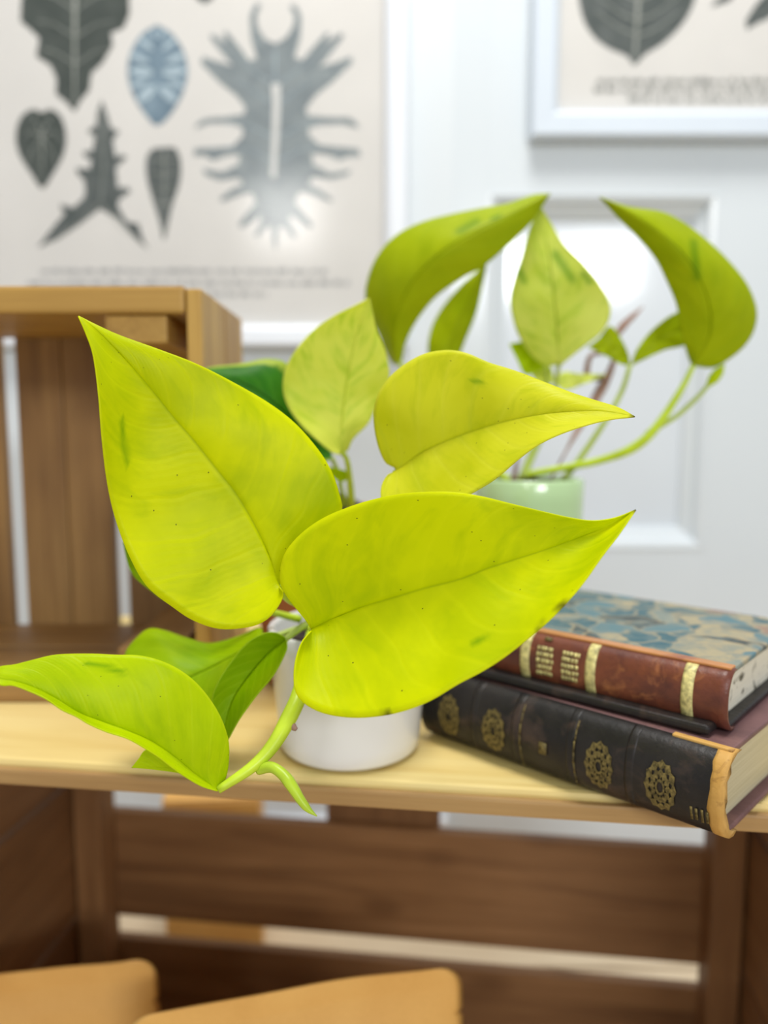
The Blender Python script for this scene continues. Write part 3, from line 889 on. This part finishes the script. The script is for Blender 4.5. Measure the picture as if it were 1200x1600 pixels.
# upper brown book
T2 = 0.027
z2 = T1 + 0.0012
u_r = PZ(1132, 1148, z2); 
yaw2 = yaw1 + R(2.5)
L2 = 0.150
bk2, sp2, sweep2, sec2, lbox2, top2 = book('antique_book', 'red-brown leather antique book with gilt spine bands and marbled cover', (u_r.x, u_r.y), yaw2, L2, 0.112, T2, z2,
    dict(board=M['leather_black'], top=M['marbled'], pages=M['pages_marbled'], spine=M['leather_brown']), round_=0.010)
lbox2('shade_board', -L2, -0.004, -0.0075, 0.02, 0.0002, 0.0046, M['leather_black'], 0.0015)  # black lower board, pushed forward to paint the shaded strip under the spine
lbox2('leather_strip', -L2, 0, 0.0045, 0.011, T2 - 0.0006, T2 + 0.0007, M['leather_edge'], 0.0005)
for xb in (-0.105, -0.405, -0.64, -0.9):
    x = xb * L2
    sweep2('gilt_band', [x - 0.0026, x - 0.0014, x + 0.0014, x + 0.0026], [0.0001, 0.0009, 0.0009, 0.0001], M['gilt'], sp2)
rr = random.Random(9)
for cx_ in (-0.475, -0.565):
    cells = []
    for r_ in range(5):
        f0 = 0.36 + r_ * 0.075
        x = cx_ * L2 - 0.0042
        while x < cx_ * L2 + 0.0040:
            wd = rr.uniform(0.0009, 0.0018)
            cells.append((x, x + wd, f0, f0 + 0.05))
            x += wd + 0.0005
    spine_patch('gilt_title', sec2, T2, cells, M['gilt'], sp2)
spine_patch('gilt_title', sec2, T2, [(-0.565 * L2 - 0.002, -0.565 * L2 + 0.002, 0.80, 0.86)], M['gilt_dim'], sp2)

# ================================================================== POTS AND PLANTS
def pot_shell(name, parent, r_bot, r_top, h, t, mat, foot=0.003, lip=0.0015, sides=72):
    prof = [(0, 0.0008), (r_bot - 0.004, 0.0008), (r_bot - 0.0015, 0.0018), (r_bot, foot + 0.001)]
    for k in range(1, 9):
        f = k / 9
        prof.append((r_bot + (r_top - r_bot) * f, foot + (h - foot - lip) * f))
    prof += [(r_top, h - lip), (r_top - lip * 0.5, h - lip * 0.2), (r_top - t / 2, h), (r_top - t + lip * 0.4, h - lip * 0.3), (r_top - t, h - lip * 1.5),
             (r_bot - t, 0.008), (0, 0.007)]
    return link_mesh(name, lathe_mesh(name, prof, sides), mat, parent)

def soil_disc(parent, r, z, mound=0.004, seed=1):
    rg = random.Random(seed)
    bm = bmesh.new()
    rings = []
    nr, ns = 9, 40
    for i in range(nr + 1):
        rad = r * i / nr
        zz = z + mound * (1 - (i / nr) ** 2)
        if i == 0: rings.append([bm.verts.new((0, 0, zz))])
        else:
            rings.append([bm.verts.new((rad * math.cos(2 * math.pi * s / ns), rad * math.sin(2 * math.pi * s / ns), zz + rg.uniform(-1, 1) * 0.0018 * (i < nr))) for s in range(ns)])
    base = [bm.verts.new((r * math.cos(2 * math.pi * s / ns), r * math.sin(2 * math.pi * s / ns), z - 0.02)) for s in range(ns)]
    for i in range(nr):
        for s in range(ns):
            s2 = (s + 1) % ns
            if i == 0: bm.faces.new((rings[0][0], rings[1][s], rings[1][s2]))
            else: bm.faces.new((rings[i][s], rings[i + 1][s], rings[i + 1][s2], rings[i][s2]))
    for s in range(ns):
        bm.faces.new((rings[nr][s], base[s], base[(s + 1) % ns], rings[nr][(s + 1) % ns]))
    return link_mesh('soil', bm_mesh(bm, 'soil'), M['soil'], parent)

def leaf(parent, mid, left, right, d0, d1, mat, dl=0.0, dr=0.0, bow=0.0, crease=0.0012, wave=0.001, off=(0, 0), sc=1.0, name='leaf', lobe=0.0, thick=0.0005, seed=0, scars=(), nicks=()):
    """A heart-shaped blade. mid/left/right: base-to-tip outlines; d0,d1 distance at base and tip;
    dl/dr: how far each side bends away; bow: bend of the whole blade in the middle."""
    NT, NS = 84, 22
    cv = lambda pts: [(p[0] / sc + off[0], p[1] / sc + off[1], 0) for p in pts]
    m_ = catmull(cv(mid), NT)
    sides = [catmull(cv(left), NT), catmull(cv(right), NT)]
    verts, faces, uvs, marks = [], [], [], []
    def near(p, segs):
        best = 0.0
        for (ax, ay, bx_, by_, wd) in segs:
            a2, b2 = Vector((ax, ay)), Vector((bx_, by_))
            q = Vector((p.x, p.y)); ab = b2 - a2
            f = 0.0 if ab.length < 1e-6 else max(0.0, min(1.0, (q - a2).dot(ab) / ab.length_squared))
            best = max(best, (1 - min(1.0, ((q - (a2 + ab * f)).length / (wd * 1.25)))) ** 1.2)
        return best
    rg = random.Random(seed + len(mid))
    ph = [rg.uniform(0, 6.28) for _ in range(4)]
    idx = {}
    for i in range(NT):
        t = i / (NT - 1)
        for j in range(-NS, NS + 1):
            s = math.copysign(abs(j / NS) ** 1.5, j)
            B_ = sides[0][i] if s < 0 else sides[1][i]
            a = abs(s)
            p = m_[i].lerp(B_, a)
            d = d0 + (d1 - d0) * t + bow * math.sin(math.pi * t)
            e = (dl if s < 0 else dr)
            env = math.sin(math.pi * min(1, max(0, t * 0.85 + 0.12))) ** 0.7
            d += e * (a ** 1.4) * env
            d += crease * math.exp(-(a / 0.022) ** 2) * (1 - t * 0.7) * min(1, t * 12)
            d += wave * (a ** 2) * math.sin(t * 15 + ph[0 if s < 0 else 1]) * env
            d += wave * 0.7 * a * (1 - a) * 4 * math.sin(t * 24 - a * 3 + ph[2 if s < 0 else 3]) * env * 0.5
            if lobe: d += lobe * a * max(0, 1 - t / 0.3)
            idx[(i, j)] = len(verts)
            verts.append(tuple(P(p.x, p.y, d)))
            uvs.append((t, 0.5 + 0.5 * s))
            marks.append((near(p, scars), near(p, nicks), 0, 1))
    for i in range(NT - 1):
        for j in range(-NS, NS):
            faces.append((idx[(i, j)], idx[(i + 1, j)], idx[(i + 1, j + 1)], idx[(i, j + 1)]))
    me = bpy.data.meshes.new(name)
    me.from_pydata(verts, [], faces)
    uvl = me.uv_layers.new(name='UVMap')
    for lp in me.loops:
        uvl.data[lp.index].uv = uvs[lp.vertex_index]
    ca = me.color_attributes.new('mark', 'FLOAT_COLOR', 'POINT')
    for k, mk in enumerate(marks): ca.data[k].color = mk
    bm = bmesh.new(); bm.from_mesh(me)
    bmesh.ops.remove_doubles(bm, verts=bm.verts, dist=2e-5)
    bm.to_mesh(me); bm.free()
    o = link_mesh(name, me, mat, parent, world_coords=True)
    md = o.modifiers.new('thickness', 'SOLIDIFY')
    md.thickness = thick; md.offset = 0
    return o

def stem(parent, pts, radii, mat, name='stem', flat=1.0, sc=1.0, off=(0, 0)):
    p3 = [P(x / sc + off[0], y / sc + off[1], d) for x, y, d in pts]
    return link_mesh(name, tube_mesh(name, p3, radii, flat=flat), mat, parent, world_coords=True)

# ---- terracotta pot with a dark green variegated plant, behind
tc_ = empty('potted_plant', (-0.044, 0.502, 0.0))
tag(tc_, 'terracotta pot with dark green variegated leaf and small upright lime leaf, behind white pot', 'plant')
prof = [(0, 0.001), (0.033, 0.001), (0.035, 0.003), (0.042, 0.082), (0.047, 0.083), (0.048, 0.085), (0.0495, 0.112), (0.048, 0.114), (0.044, 0.113), (0.043, 0.09), (0.031, 0.01), (0, 0.009)]
link_mesh('pot', lathe_mesh('pot', prof), M['terracotta'], tc_)
soil_disc(tc_, 0.0432, 0.109, 0.014, 4)
C3 = dict(off=(100, 440), sc=2.2222)
leaf(tc_, [(960, 590), (965, 500), (975, 400), (990, 300), (1012, 200), (1040, 110), (1060, 58)],
     [(958, 600), (930, 592), (880, 552), (820, 495), (777, 432), (760, 370), (770, 300), (810, 230), (870, 165), (940, 117), (1005, 85), (1060, 58)],
     [(962, 600), (985, 585), (1005, 545), (1055, 495), (1082, 440), (1112, 390), (1130, 320), (1115, 240), (1085, 170), (1072, 110), (1060, 58)],
     0.43, 0.42, M['neon_pale'], dl=-0.008, dr=0.006, bow=0.004, **C3)
stem(tc_, [(530, 704, 0.431), (541, 716, 0.436), (546, 745, 0.45), (550, 800, 0.475)], [0.0014, 0.0017, 0.0022, 0.0026], M['stem'])
leaf(tc_, [(519, 716), (490, 690), (450, 650), (400, 610), (350, 588), (305, 580)],
     [(519, 716), (515, 690), (500, 640), (475, 592), (446, 567), (432, 562), (412, 561), (390, 566), (365, 570), (335, 573), (305, 580)],
     [(519, 716), (505, 722), (470, 716), (420, 690), (370, 645), (330, 605), (305, 580)],
     0.455, 0.43, M['dkgreen'], dl=0.012, dr=-0.006, seed=3)
stem(tc_, [(519, 716, 0.4555), (530, 745, 0.47), (538, 800, 0.49)], [0.0012, 0.0015, 0.002], M['stem'], 'petiole')
leaf(tc_, [(543, 746), (535, 742), (525, 738), (508, 728)], [(543, 746), (541, 737), (528, 732), (508, 728)], [(543, 746), (538, 752), (524, 749), (508, 728)], 0.448, 0.44, M['neon_g'], name='bract', wave=0)
stem(tc_, [(528, 760, 0.46), (536, 770, 0.465), (545, 790, 0.475)], [0.0006, 0.0009, 0.001], M['stem_pale'], 'aerial_root')

# ---- white pot with the neon pothos
W_C = Vector((PY(548, 1180, 0.40).x, 0.390, 0.0))
wp = empty('potted_pothos', W_C)
tag(wp, 'neon yellow-green pothos with large heart leaves in a small white pot', 'plant')
pot_shell('pot', wp, 0.0365, 0.0420, 0.066, 0.0035, M['pot_white'])
soil_disc(wp, 0.0373, 0.055, 0.007, 2)

# large left leaf
leaf(wp, [(745, 1060), (738, 1038), (715, 960), (670, 860), (600, 740), (530, 650), (450, 550), (380, 470), (300, 370), (200, 255), (110, 165), (50, 120)],
     [(748, 1062), (762, 1085), (742, 1130), (702, 1175), (640, 1200), (540, 1206), (450, 1177), (380, 1132), (290, 1060), (230, 960), (180, 830), (150, 700), (131, 540), (120, 400), (102, 260), (78, 185), (50, 120)],
     [(748, 1056), (775, 1050), (830, 1010), (900, 930), (950, 850), (966, 790), (958, 745), (930, 660), (880, 580), (800, 490), (700, 415), (560, 335), (450, 281), (330, 236), (200, 190), (120, 155), (50, 120)],
     0.316, 0.292, M['neon'], dl=-0.014, dr=0.008, bow=0.006, crease=0.0006, wave=0.0014, seed=11, scars=[(190, 655, 192, 690, 5), (192, 690, 200, 722, 6)], **C3)
stem(wp, [(435, 915, 0.3165), (450, 935, 0.34), (480, 950, 0.375), (505, 975, 0.395)], [0.0016, 0.0019, 0.0022, 0.0024], M['stem'], 'petiole')
# large right leaf
C4 = dict(off=(420, 520), sc=2.0339)
leaf(wp, [(135, 942), (200, 910), (300, 870), (400, 840), (500, 810), (600, 785), (700, 747), (800, 715), (900, 682), (1000, 645), (1080, 612), (1166, 563)],
     [(135, 940), (118, 915), (75, 862), (42, 812), (35, 770), (50, 702), (100, 640), (170, 590), (250, 555), (330, 530), (420, 512), (520, 505), (600, 507), (680, 520), (780, 545), (880, 570), (960, 588), (1030, 597), (1100, 588), (1166, 563)],
     [(135, 948), (104, 985), (83, 1050), (80, 1115), (95, 1160), (140, 1195), (200, 1215), (280, 1223), (370, 1215), (450, 1195), (520, 1165), (600, 1117), (680, 1075), (750, 1030), (820, 975), (880, 925), (940, 865), (1000, 795), (1060, 710), (1110, 645), (1166, 563)],
     0.308, 0.284, M['neon'], dl=-0.002, dr=-0.026, bow=-0.004, crease=0.0005, wave=0.0014, seed=23, scars=[(735, 1006, 770, 995, 4)], nicks=[(872, 951, 884, 943, 6), (836, 988, 848, 974, 3.5), (992, 797, 994, 796, 4), (600, 1118, 608, 1117, 3)], **C4)
stem(wp, [(487, 981, 0.3085), (495, 985, 0.325), (515, 980, 0.36), (530, 985, 0.39)], [0.0017, 0.002, 0.0023, 0.0025], M['stem'], 'petiole')
# upper right leaf
leaf(wp, [(405, 442), (480, 385), (560, 345), (650, 312), (750, 282), (850, 262), (950, 251), (1060, 250), (1163, 267)],
     [(405, 440), (398, 426), (370, 410), (345, 350), (333, 270), (345, 200), (385, 140), (440, 95), (500, 65), (570, 55), (630, 65), (700, 95), (780, 120), (870, 155), (960, 190), (1040, 216), (1110, 238), (1163, 267)],
     [(402, 446), (378, 452), (358, 485), (356, 530), (372, 580), (450, 600), (550, 565), (650, 508), (720, 465), (790, 405), (850, 360), (920, 325), (1000, 297), (1080, 277), (1163, 267)],
     0.344, 0.298, M['neon_y'], dl=0.010, dr=-0.008, bow=-0.004, crease=0.0005, wave=0.0012, seed=31, scars=[(740, 596, 752, 597, 6)], nicks=[(989, 651, 993, 652, 5)], **C4)
stem(wp, [(618, 738, 0.3445), (612, 790, 0.362), (590, 880, 0.385), (565, 970, 0.396)], [0.0015, 0.0018, 0.0022, 0.0025], M['stem'], 'petiole')
# front lower-left leaf, folded along its midrib
C6 = dict(off=(0, 960), sc=2.5)
leaf(wp, [(852, 688), (760, 620), (680, 555), (590, 495), (500, 455), (400, 420), (310, 385), (220, 330), (130, 285), (60, 262), (0, 250), (-60, 236)],
     [(852, 688), (874, 658), (892, 590), (893, 500), (870, 420), (830, 345), (770, 270), (700, 215), (620, 178), (540, 160), (450, 158), (350, 154), (220, 158), (130, 178), (60, 196), (0, 205), (-60, 236)],
     [(850, 690), (790, 672), (735, 642), (680, 605), (625, 562), (570, 526), (500, 486), (420, 460), (350, 430), (300, 400), (240, 372), (180, 330), (110, 298), (50, 277), (0, 276), (-60, 236)],
     0.300, 0.277, M['neon_g'], dl=0.010, dr=-0.006, bow=-0.004, crease=0.0003, wave=0.0008, seed=41, scars=[(134, 1037, 165, 1042, 5), (165, 1042, 192, 1052, 6)], **C6)
# small leaf peeping out below it
leaf(wp, [(770, 640), (690, 605), (600, 598), (514, 598)], [(770, 640), (720, 570), (640, 535), (572, 528), (540, 565), (514, 598)], [(770, 640), (700, 620), (600, 606), (514, 598)], 0.315, 0.312, M['neon_g'], seed=43, wave=0.0, **C6)
# two leaves behind the front one
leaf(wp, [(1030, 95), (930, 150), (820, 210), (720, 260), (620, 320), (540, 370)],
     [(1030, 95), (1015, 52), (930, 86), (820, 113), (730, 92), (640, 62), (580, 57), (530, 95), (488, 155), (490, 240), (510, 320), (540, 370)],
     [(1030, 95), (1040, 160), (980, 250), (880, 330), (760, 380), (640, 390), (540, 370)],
     0.375, 0.350, M['neon_mid'], dl=0.020, dr=-0.004, bow=0.004, seed=47, **C6)
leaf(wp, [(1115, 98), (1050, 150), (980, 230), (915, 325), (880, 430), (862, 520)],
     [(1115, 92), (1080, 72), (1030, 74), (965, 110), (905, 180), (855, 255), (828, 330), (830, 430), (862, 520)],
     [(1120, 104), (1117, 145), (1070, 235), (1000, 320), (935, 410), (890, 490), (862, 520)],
     0.348, 0.330, M['neon_mid'], dl=-0.004, dr=-0.014, crease=0.006, seed=53, wave=0.0004, **C6)
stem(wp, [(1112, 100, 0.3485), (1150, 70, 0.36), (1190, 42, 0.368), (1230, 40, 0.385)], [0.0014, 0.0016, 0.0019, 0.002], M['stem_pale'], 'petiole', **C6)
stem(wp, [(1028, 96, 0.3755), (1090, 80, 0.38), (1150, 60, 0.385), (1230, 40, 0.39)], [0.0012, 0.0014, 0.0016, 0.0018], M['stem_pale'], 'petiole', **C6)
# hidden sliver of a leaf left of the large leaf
leaf(wp, [(330, 930), (270, 915), (225, 890), (192, 848)], [(330, 930), (280, 880), (230, 850), (192, 848)], [(330, 930), (275, 945), (225, 915), (203, 890), (192, 848)], 0.372, 0.365, M['neon_mid'], seed=59)
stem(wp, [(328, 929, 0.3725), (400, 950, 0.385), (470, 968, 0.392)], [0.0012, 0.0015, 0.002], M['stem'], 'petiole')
# main vine hanging over the rim towards the front
st_main = stem(wp, [(1225, 30, 0.388), (1205, 150, 0.346), (1172, 305, 0.325), (1120, 420, 0.316), (1060, 520, 0.310), (980, 600, 0.305), (852, 686, 0.3005)], [0.0026, 0.0030, 0.0034, 0.0036, 0.0036, 0.0026, 0.0016], M['stem'], 'vine', **C6)
stem(wp, [(1010, 605, 0.307), (1060, 597, 0.304), (1105, 625, 0.301), (1140, 670, 0.298), (1175, 725, 0.296), (1205, 762, 0.295), (1238, 788, 0.294)], [0.0022, 0.0022, 0.0022, 0.0024, 0.0020, 0.0016, 0.0002], M['bud'], 'leaf_bud', **C6)
stem(wp, [(1132, 425, 0.3155), (1146, 440, 0.315), (1158, 450, 0.3145)], [0.0012, 0.0016, 0.0008], M['brown_dry'], 'node_scar', **C6)

# ---- green planter with the back plant
G_Y = 0.545
gx = PY(826, 760, G_Y).x
gz = PY(826, 752, G_Y - 0.036).z
gp = empty('potted_pothos', (gx, G_Y, 0.0))
tag(gp, 'lime pothos with drooping leaves in pale green glazed pot behind the books', 'plant')
pot_shell('pot', gp, 0.0355, 0.0385, gz, 0.0035, M['pot_green'])
soil_disc(gp, 0.0345, gz - 0.006, 0.005, 8)
C5 = dict(off=(560, 280), sc=1.875)
leaf(gp, [(110, 540), (105, 440), (140, 330), (220, 235), (330, 160), (450, 100), (562, 42)],
     [(105, 545), (88, 520), (55, 445), (25, 375), (20, 335), (28, 290), (48, 238), (82, 190), (132, 150), (200, 121), (280, 101), (360, 85), (440, 70), (510, 46), (562, 42)],
     [(115, 545), (127, 530), (135, 490), (152, 448), (182, 398), (230, 342), (300, 292), (370, 252), (440, 192), (510, 122), (562, 42)],
     0.535, 0.50, M['lime'], dl=0.020, dr=0.010, bow=-0.025, seed=61, scars=[(718, 362, 745, 346, 8), (770, 342, 780, 338, 5)], **C5)
leaf(gp, [(255, 590), (265, 500), (300, 400), (345, 310), (378, 232)],
     [(250, 590), (212, 550), (203, 495), (216, 430), (250, 370), (300, 312), (345, 272), (378, 232)],
     [(260, 590), (292, 525), (314, 470), (345, 392), (364, 310), (378, 232)],
     0.575, 0.56, M['lime'], dl=0.006, dr=0.006, seed=67, **C5)
leaf(gp, [(588, 542), (580, 440), (570, 330), (556, 220), (543, 140), (534, 82)],
     [(584, 545), (545, 545), (510, 520), (476, 472), (455, 420), (445, 362), (455, 300), (480, 222), (500, 152), (518, 110), (534, 82)],
     [(594, 545), (612, 530), (662, 490), (710, 452), (735, 410), (736, 362), (702, 300), (652, 240), (600, 188), (562, 124), (534, 82)],
     0.52, 0.505, M['lime_pale'], dl=0.010, dr=-0.004, bow=-0.008, crease=0.002, seed=71, scars=[(868, 398, 893, 435, 9), (912, 428, 920, 440, 6), (812, 425, 820, 440, 6)], **C5)
leaf(gp, [(985, 545), (1030, 440), (1015, 330), (955, 225), (870, 145), (790, 92), (706, 52)],
     [(978, 548), (966, 520), (951, 470), (942, 420), (930, 362), (905, 302), (870, 232), (820, 172), (760, 112), (706, 52)],
     [(990, 549), (1040, 552), (1082, 530), (1130, 490), (1160, 440), (1166, 380), (1140, 310), (1090, 245), (1030, 186), (960, 132), (890, 96), (790, 80), (706, 52)],
     0.50, 0.47, M['lime'], dl=0.012, dr=0.016, bow=-0.018, seed=73, scars=[(1083, 380, 1089, 432, 9)], **C5)
leaf(gp, [(797, 545), (850, 490), (920, 450), (1000, 430)], [(797, 545), (818, 495), (860, 442), (920, 396), (960, 390), (1000, 430)], [(797, 548), (850, 522), (900, 500), (960, 484), (1000, 430)], 0.52, 0.525, M['lime'], seed=79, **C5)
leaf(gp, [(795, 545), (770, 505), (735, 490), (672, 492)], [(795, 545), (790, 510), (770, 468), (737, 430), (705, 465), (672, 492)], [(795, 548), (765, 540), (720, 515), (672, 492)], 0.525, 0.52, M['lime'], seed=83, **C5)
leaf(gp, [(548, 548), (520, 530), (490, 505), (442, 482)], [(548, 548), (530, 515), (490, 478), (442, 482)], [(548, 548), (520, 565), (488, 572), (465, 530), (442, 482)], 0.535, 0.53, M['neon_g'], seed=89, **C5)
leaf(gp, [(575, 595), (610, 590), (660, 585), (728, 572)], [(575, 595), (600, 565), (650, 570), (728, 572)], [(575, 595), (605, 618), (660, 600), (728, 572)], 0.545, 0.55, M['lime_pale'], seed=97, **C5)
leaf(gp, [(575, 590), (550, 580), (530, 575), (505, 565)], [(575, 590), (560, 545), (530, 545), (505, 565)], [(575, 590), (550, 605), (520, 590), (505, 565)], 0.545, 0.54, M['lime_pale'], seed=101, **C5)
stem(gp, [(588, 540, 0.5205), (580, 585, 0.53), (560, 700, 0.54), (520, 790, 0.545), (482, 875, 0.545)], [0.0015, 0.0016, 0.0019, 0.0022, 0.0026], M['stem_pale'], 'petiole', **C5)
stem(gp, [(796, 544, 0.5205), (772, 620, 0.525), (722, 710, 0.53), (645, 825, 0.54), (600, 880, 0.545)], [0.0016, 0.0018, 0.0020, 0.0022, 0.0024], M['stem_pale'], 'petiole', **C5)
stem(gp, [(982, 545, 0.5005), (942, 622, 0.502), (870, 730, 0.506), (800, 790, 0.512), (700, 826, 0.522), (600, 846, 0.535), (490, 868, 0.545), (470, 890, 0.547)], [0.0016, 0.0022, 0.0028, 0.0032, 0.0026, 0.0024, 0.0024, 0.0024], M['stem'], 'vine', **C5)
stem(gp, [(845, 745, 0.508), (930, 695, 0.505), (1000, 632, 0.503), (1030, 596, 0.502)], [0.0020, 0.0017, 0.0016, 0.0014], M['stem_pale'], 'shoot', **C5)
stem(gp, [(1024, 604, 0.5025), (1045, 578, 0.502), (1062, 556, 0.501), (1072, 542, 0.50)], [0.0016, 0.0036, 0.0032, 0.0004], M['neon_g'], 'leaf_bud', **C5)
stem(gp, [(120, 530, 0.536), (135, 560, 0.54), (250, 700, 0.55), (400, 850, 0.548), (440, 890, 0.547)], [0.0014, 0.0022, 0.0022, 0.0024, 0.0026], M['stem'], 'petiole', **C5)
stem(gp, [(255, 588, 0.5755), (300, 700, 0.57), (400, 840, 0.555), (450, 890, 0.55)], [0.0014, 0.0016, 0.002, 0.0022], M['stem'], 'petiole', **C5)
stem(gp, [(548, 546, 0.5355), (555, 640, 0.54), (520, 760, 0.545), (470, 885, 0.547)], [0.0009, 0.0012, 0.0014, 0.0018], M['stem_pale'], 'petiole', **C5)
stem(gp, [(470, 810, 0.54), (460, 850, 0.543), (455, 890, 0.545)], [0.0006, 0.0016, 0.0024], M['brown_dry'], 'dry_sheath', **C5)
# withered brown leaf remains at the back
stem(gp, [(752, 470, 0.585), (775, 430, 0.587), (800, 405, 0.588), (835, 372, 0.59)], [0.0016, 0.0052, 0.0038, 0.0004], M['brown_dry'], 'withered_leaf', flat=0.4, **C5)
stem(gp, [(755, 505, 0.58), (738, 560, 0.58), (705, 625, 0.58), (640, 740, 0.57), (560, 885, 0.555)], [0.002, 0.0065, 0.0048, 0.0014, 0.0014], M['brown_dry'], 'withered_leaf', flat=0.35, **C5)
stem(gp, [(752, 470, 0.5855), (752, 490, 0.583), (755, 507, 0.58)], [0.0012, 0.001, 0.0012], M['brown_dry'], 'withered_leaf', flat=0.5, **C5)
stem(gp, [(745, 512, 0.58), (690, 512, 0.58), (672, 540, 0.58), (675, 580, 0.58), (730, 585, 0.58)], [0.002, 0.0042, 0.0045, 0.0048, 0.002], M['brown_dry'], 'withered_leaf', flat=0.4, **C5)

# ================================================================== KRAFT POUCHES in the front of the crate
def pouch(label, x0, x1, ztop, y, yaw, tilt, h=None):
    """Stand-up kraft bag: flat sealed rim with rounded corners and tear notch, belly towards the bottom."""
    wd = x1 - x0
    zfloor = FLOOR_Z + TB + 0.0022
    h = ztop - zfloor
    e = empty('kraft_pouch', ((x0 + x1) / 2, y, zfloor), yaw)
    tag(e, label, 'pouch', 'kraft pouches in the front of the crate')
    rad = 0.014
    NX, NZ = 36, 40
    rg = random.Random(int(x0 * 1000))
    ph = [rg.uniform(0, 6) for _ in range(3)]
    def half_w(z):
        hw = wd / 2
        if z > h - rad:
            q = z - (h - rad)
            hw = wd / 2 - rad + math.sqrt(max(0, rad * rad - q * q))
        zn = h - 0.030       # tear notch
        dq = abs(z - zn)
        return hw - (0.0018 * (1 - dq / 0.0025) if dq < 0.0025 else 0)
    bm = bmesh.new()
    zs = sorted(set([h * k / 26 for k in range(24)] + [h - rad + rad * math.sin(R(a)) for a in range(0, 91, 9)] + [h - 0.030 + q for q in (-0.0026, 0, 0.0026)]))
    grids = []
    for side in (-1, 1):
        g = []
        for z in zs:
            hw = half_w(z)
            row = []
            for i in range(NX + 1):
                u = -1 + 2 * i / NX
                belly = (max(0, 1 - (z / (h * 0.93)) ** 1.6) ** 0.7) * (1 - u * u) ** 0.6 * 0.032
                y_ = side * (0.0007 * (1 - abs(u) ** 20) + belly)
                y_ += 0.0016 * math.sin(u * 3 + z * 18 + ph[0]) + 0.0005 * math.sin(u * 6 - z * 40 + ph[1])
                row.append(bm.verts.new((u * hw, y_, z)))
            g.append(row)
        grids.append(g)
        for r_ in range(len(zs) - 1):
            for i in range(NX):
                bm.faces.new((g[r_][i], g[r_][i + 1], g[r_ + 1][i + 1], g[r_ + 1][i]))
    A_, B_ = grids
    for i in range(NX):
        bm.faces.new((A_[0][i], A_[0][i + 1], B_[0][i + 1], B_[0][i]))
        bm.faces.new((A_[-1][i], A_[-1][i + 1], B_[-1][i + 1], B_[-1][i]))
    bmesh.ops.remove_doubles(bm, verts=bm.verts, dist=1e-5)
    rot = Matrix.Rotation(tilt, 4, 'Y')
    o = link_mesh('pouch_body', bm_mesh(bm, 'pouch_body'), M['kraft'], e)
    # pressed zip seam
    z = h - 0.042
    pts = [Vector((u * wd / 2 * 0.985, -0.0012 + 0.0016 * math.sin(u * 3 + z * 18 + ph[0]) + 0.0005 * math.sin(u * 6 - z * 40 + ph[1]), z)) for u in [-1 + 2 * k / 20 for k in range(21)]]
    link_mesh('zip_seam', tube_mesh('zip_seam', pts, [0.0010, 0.0010], sides=6, n=40), M['kraft'], e)
    e.rotation_euler = (0, tilt, yaw)
    return e
YP2 = 0.40
pa, pb = PY(752, 1560, YP2), PY(232, 1600, YP2)
pouch('nearer tan kraft paper pouch with rounded corner at bottom centre', pb.x, pa.x, PY(600, 1541, YP2).z, YP2, R(10), R(-2.0))
YP1 = 0.455
qa = PY(257, 1560, YP1)
pouch('tan kraft paper pouch at bottom left, partly out of frame', qa.x - 0.13, qa.x, PY(120, 1512, YP1).z, YP1, R(9), R(-1.6))
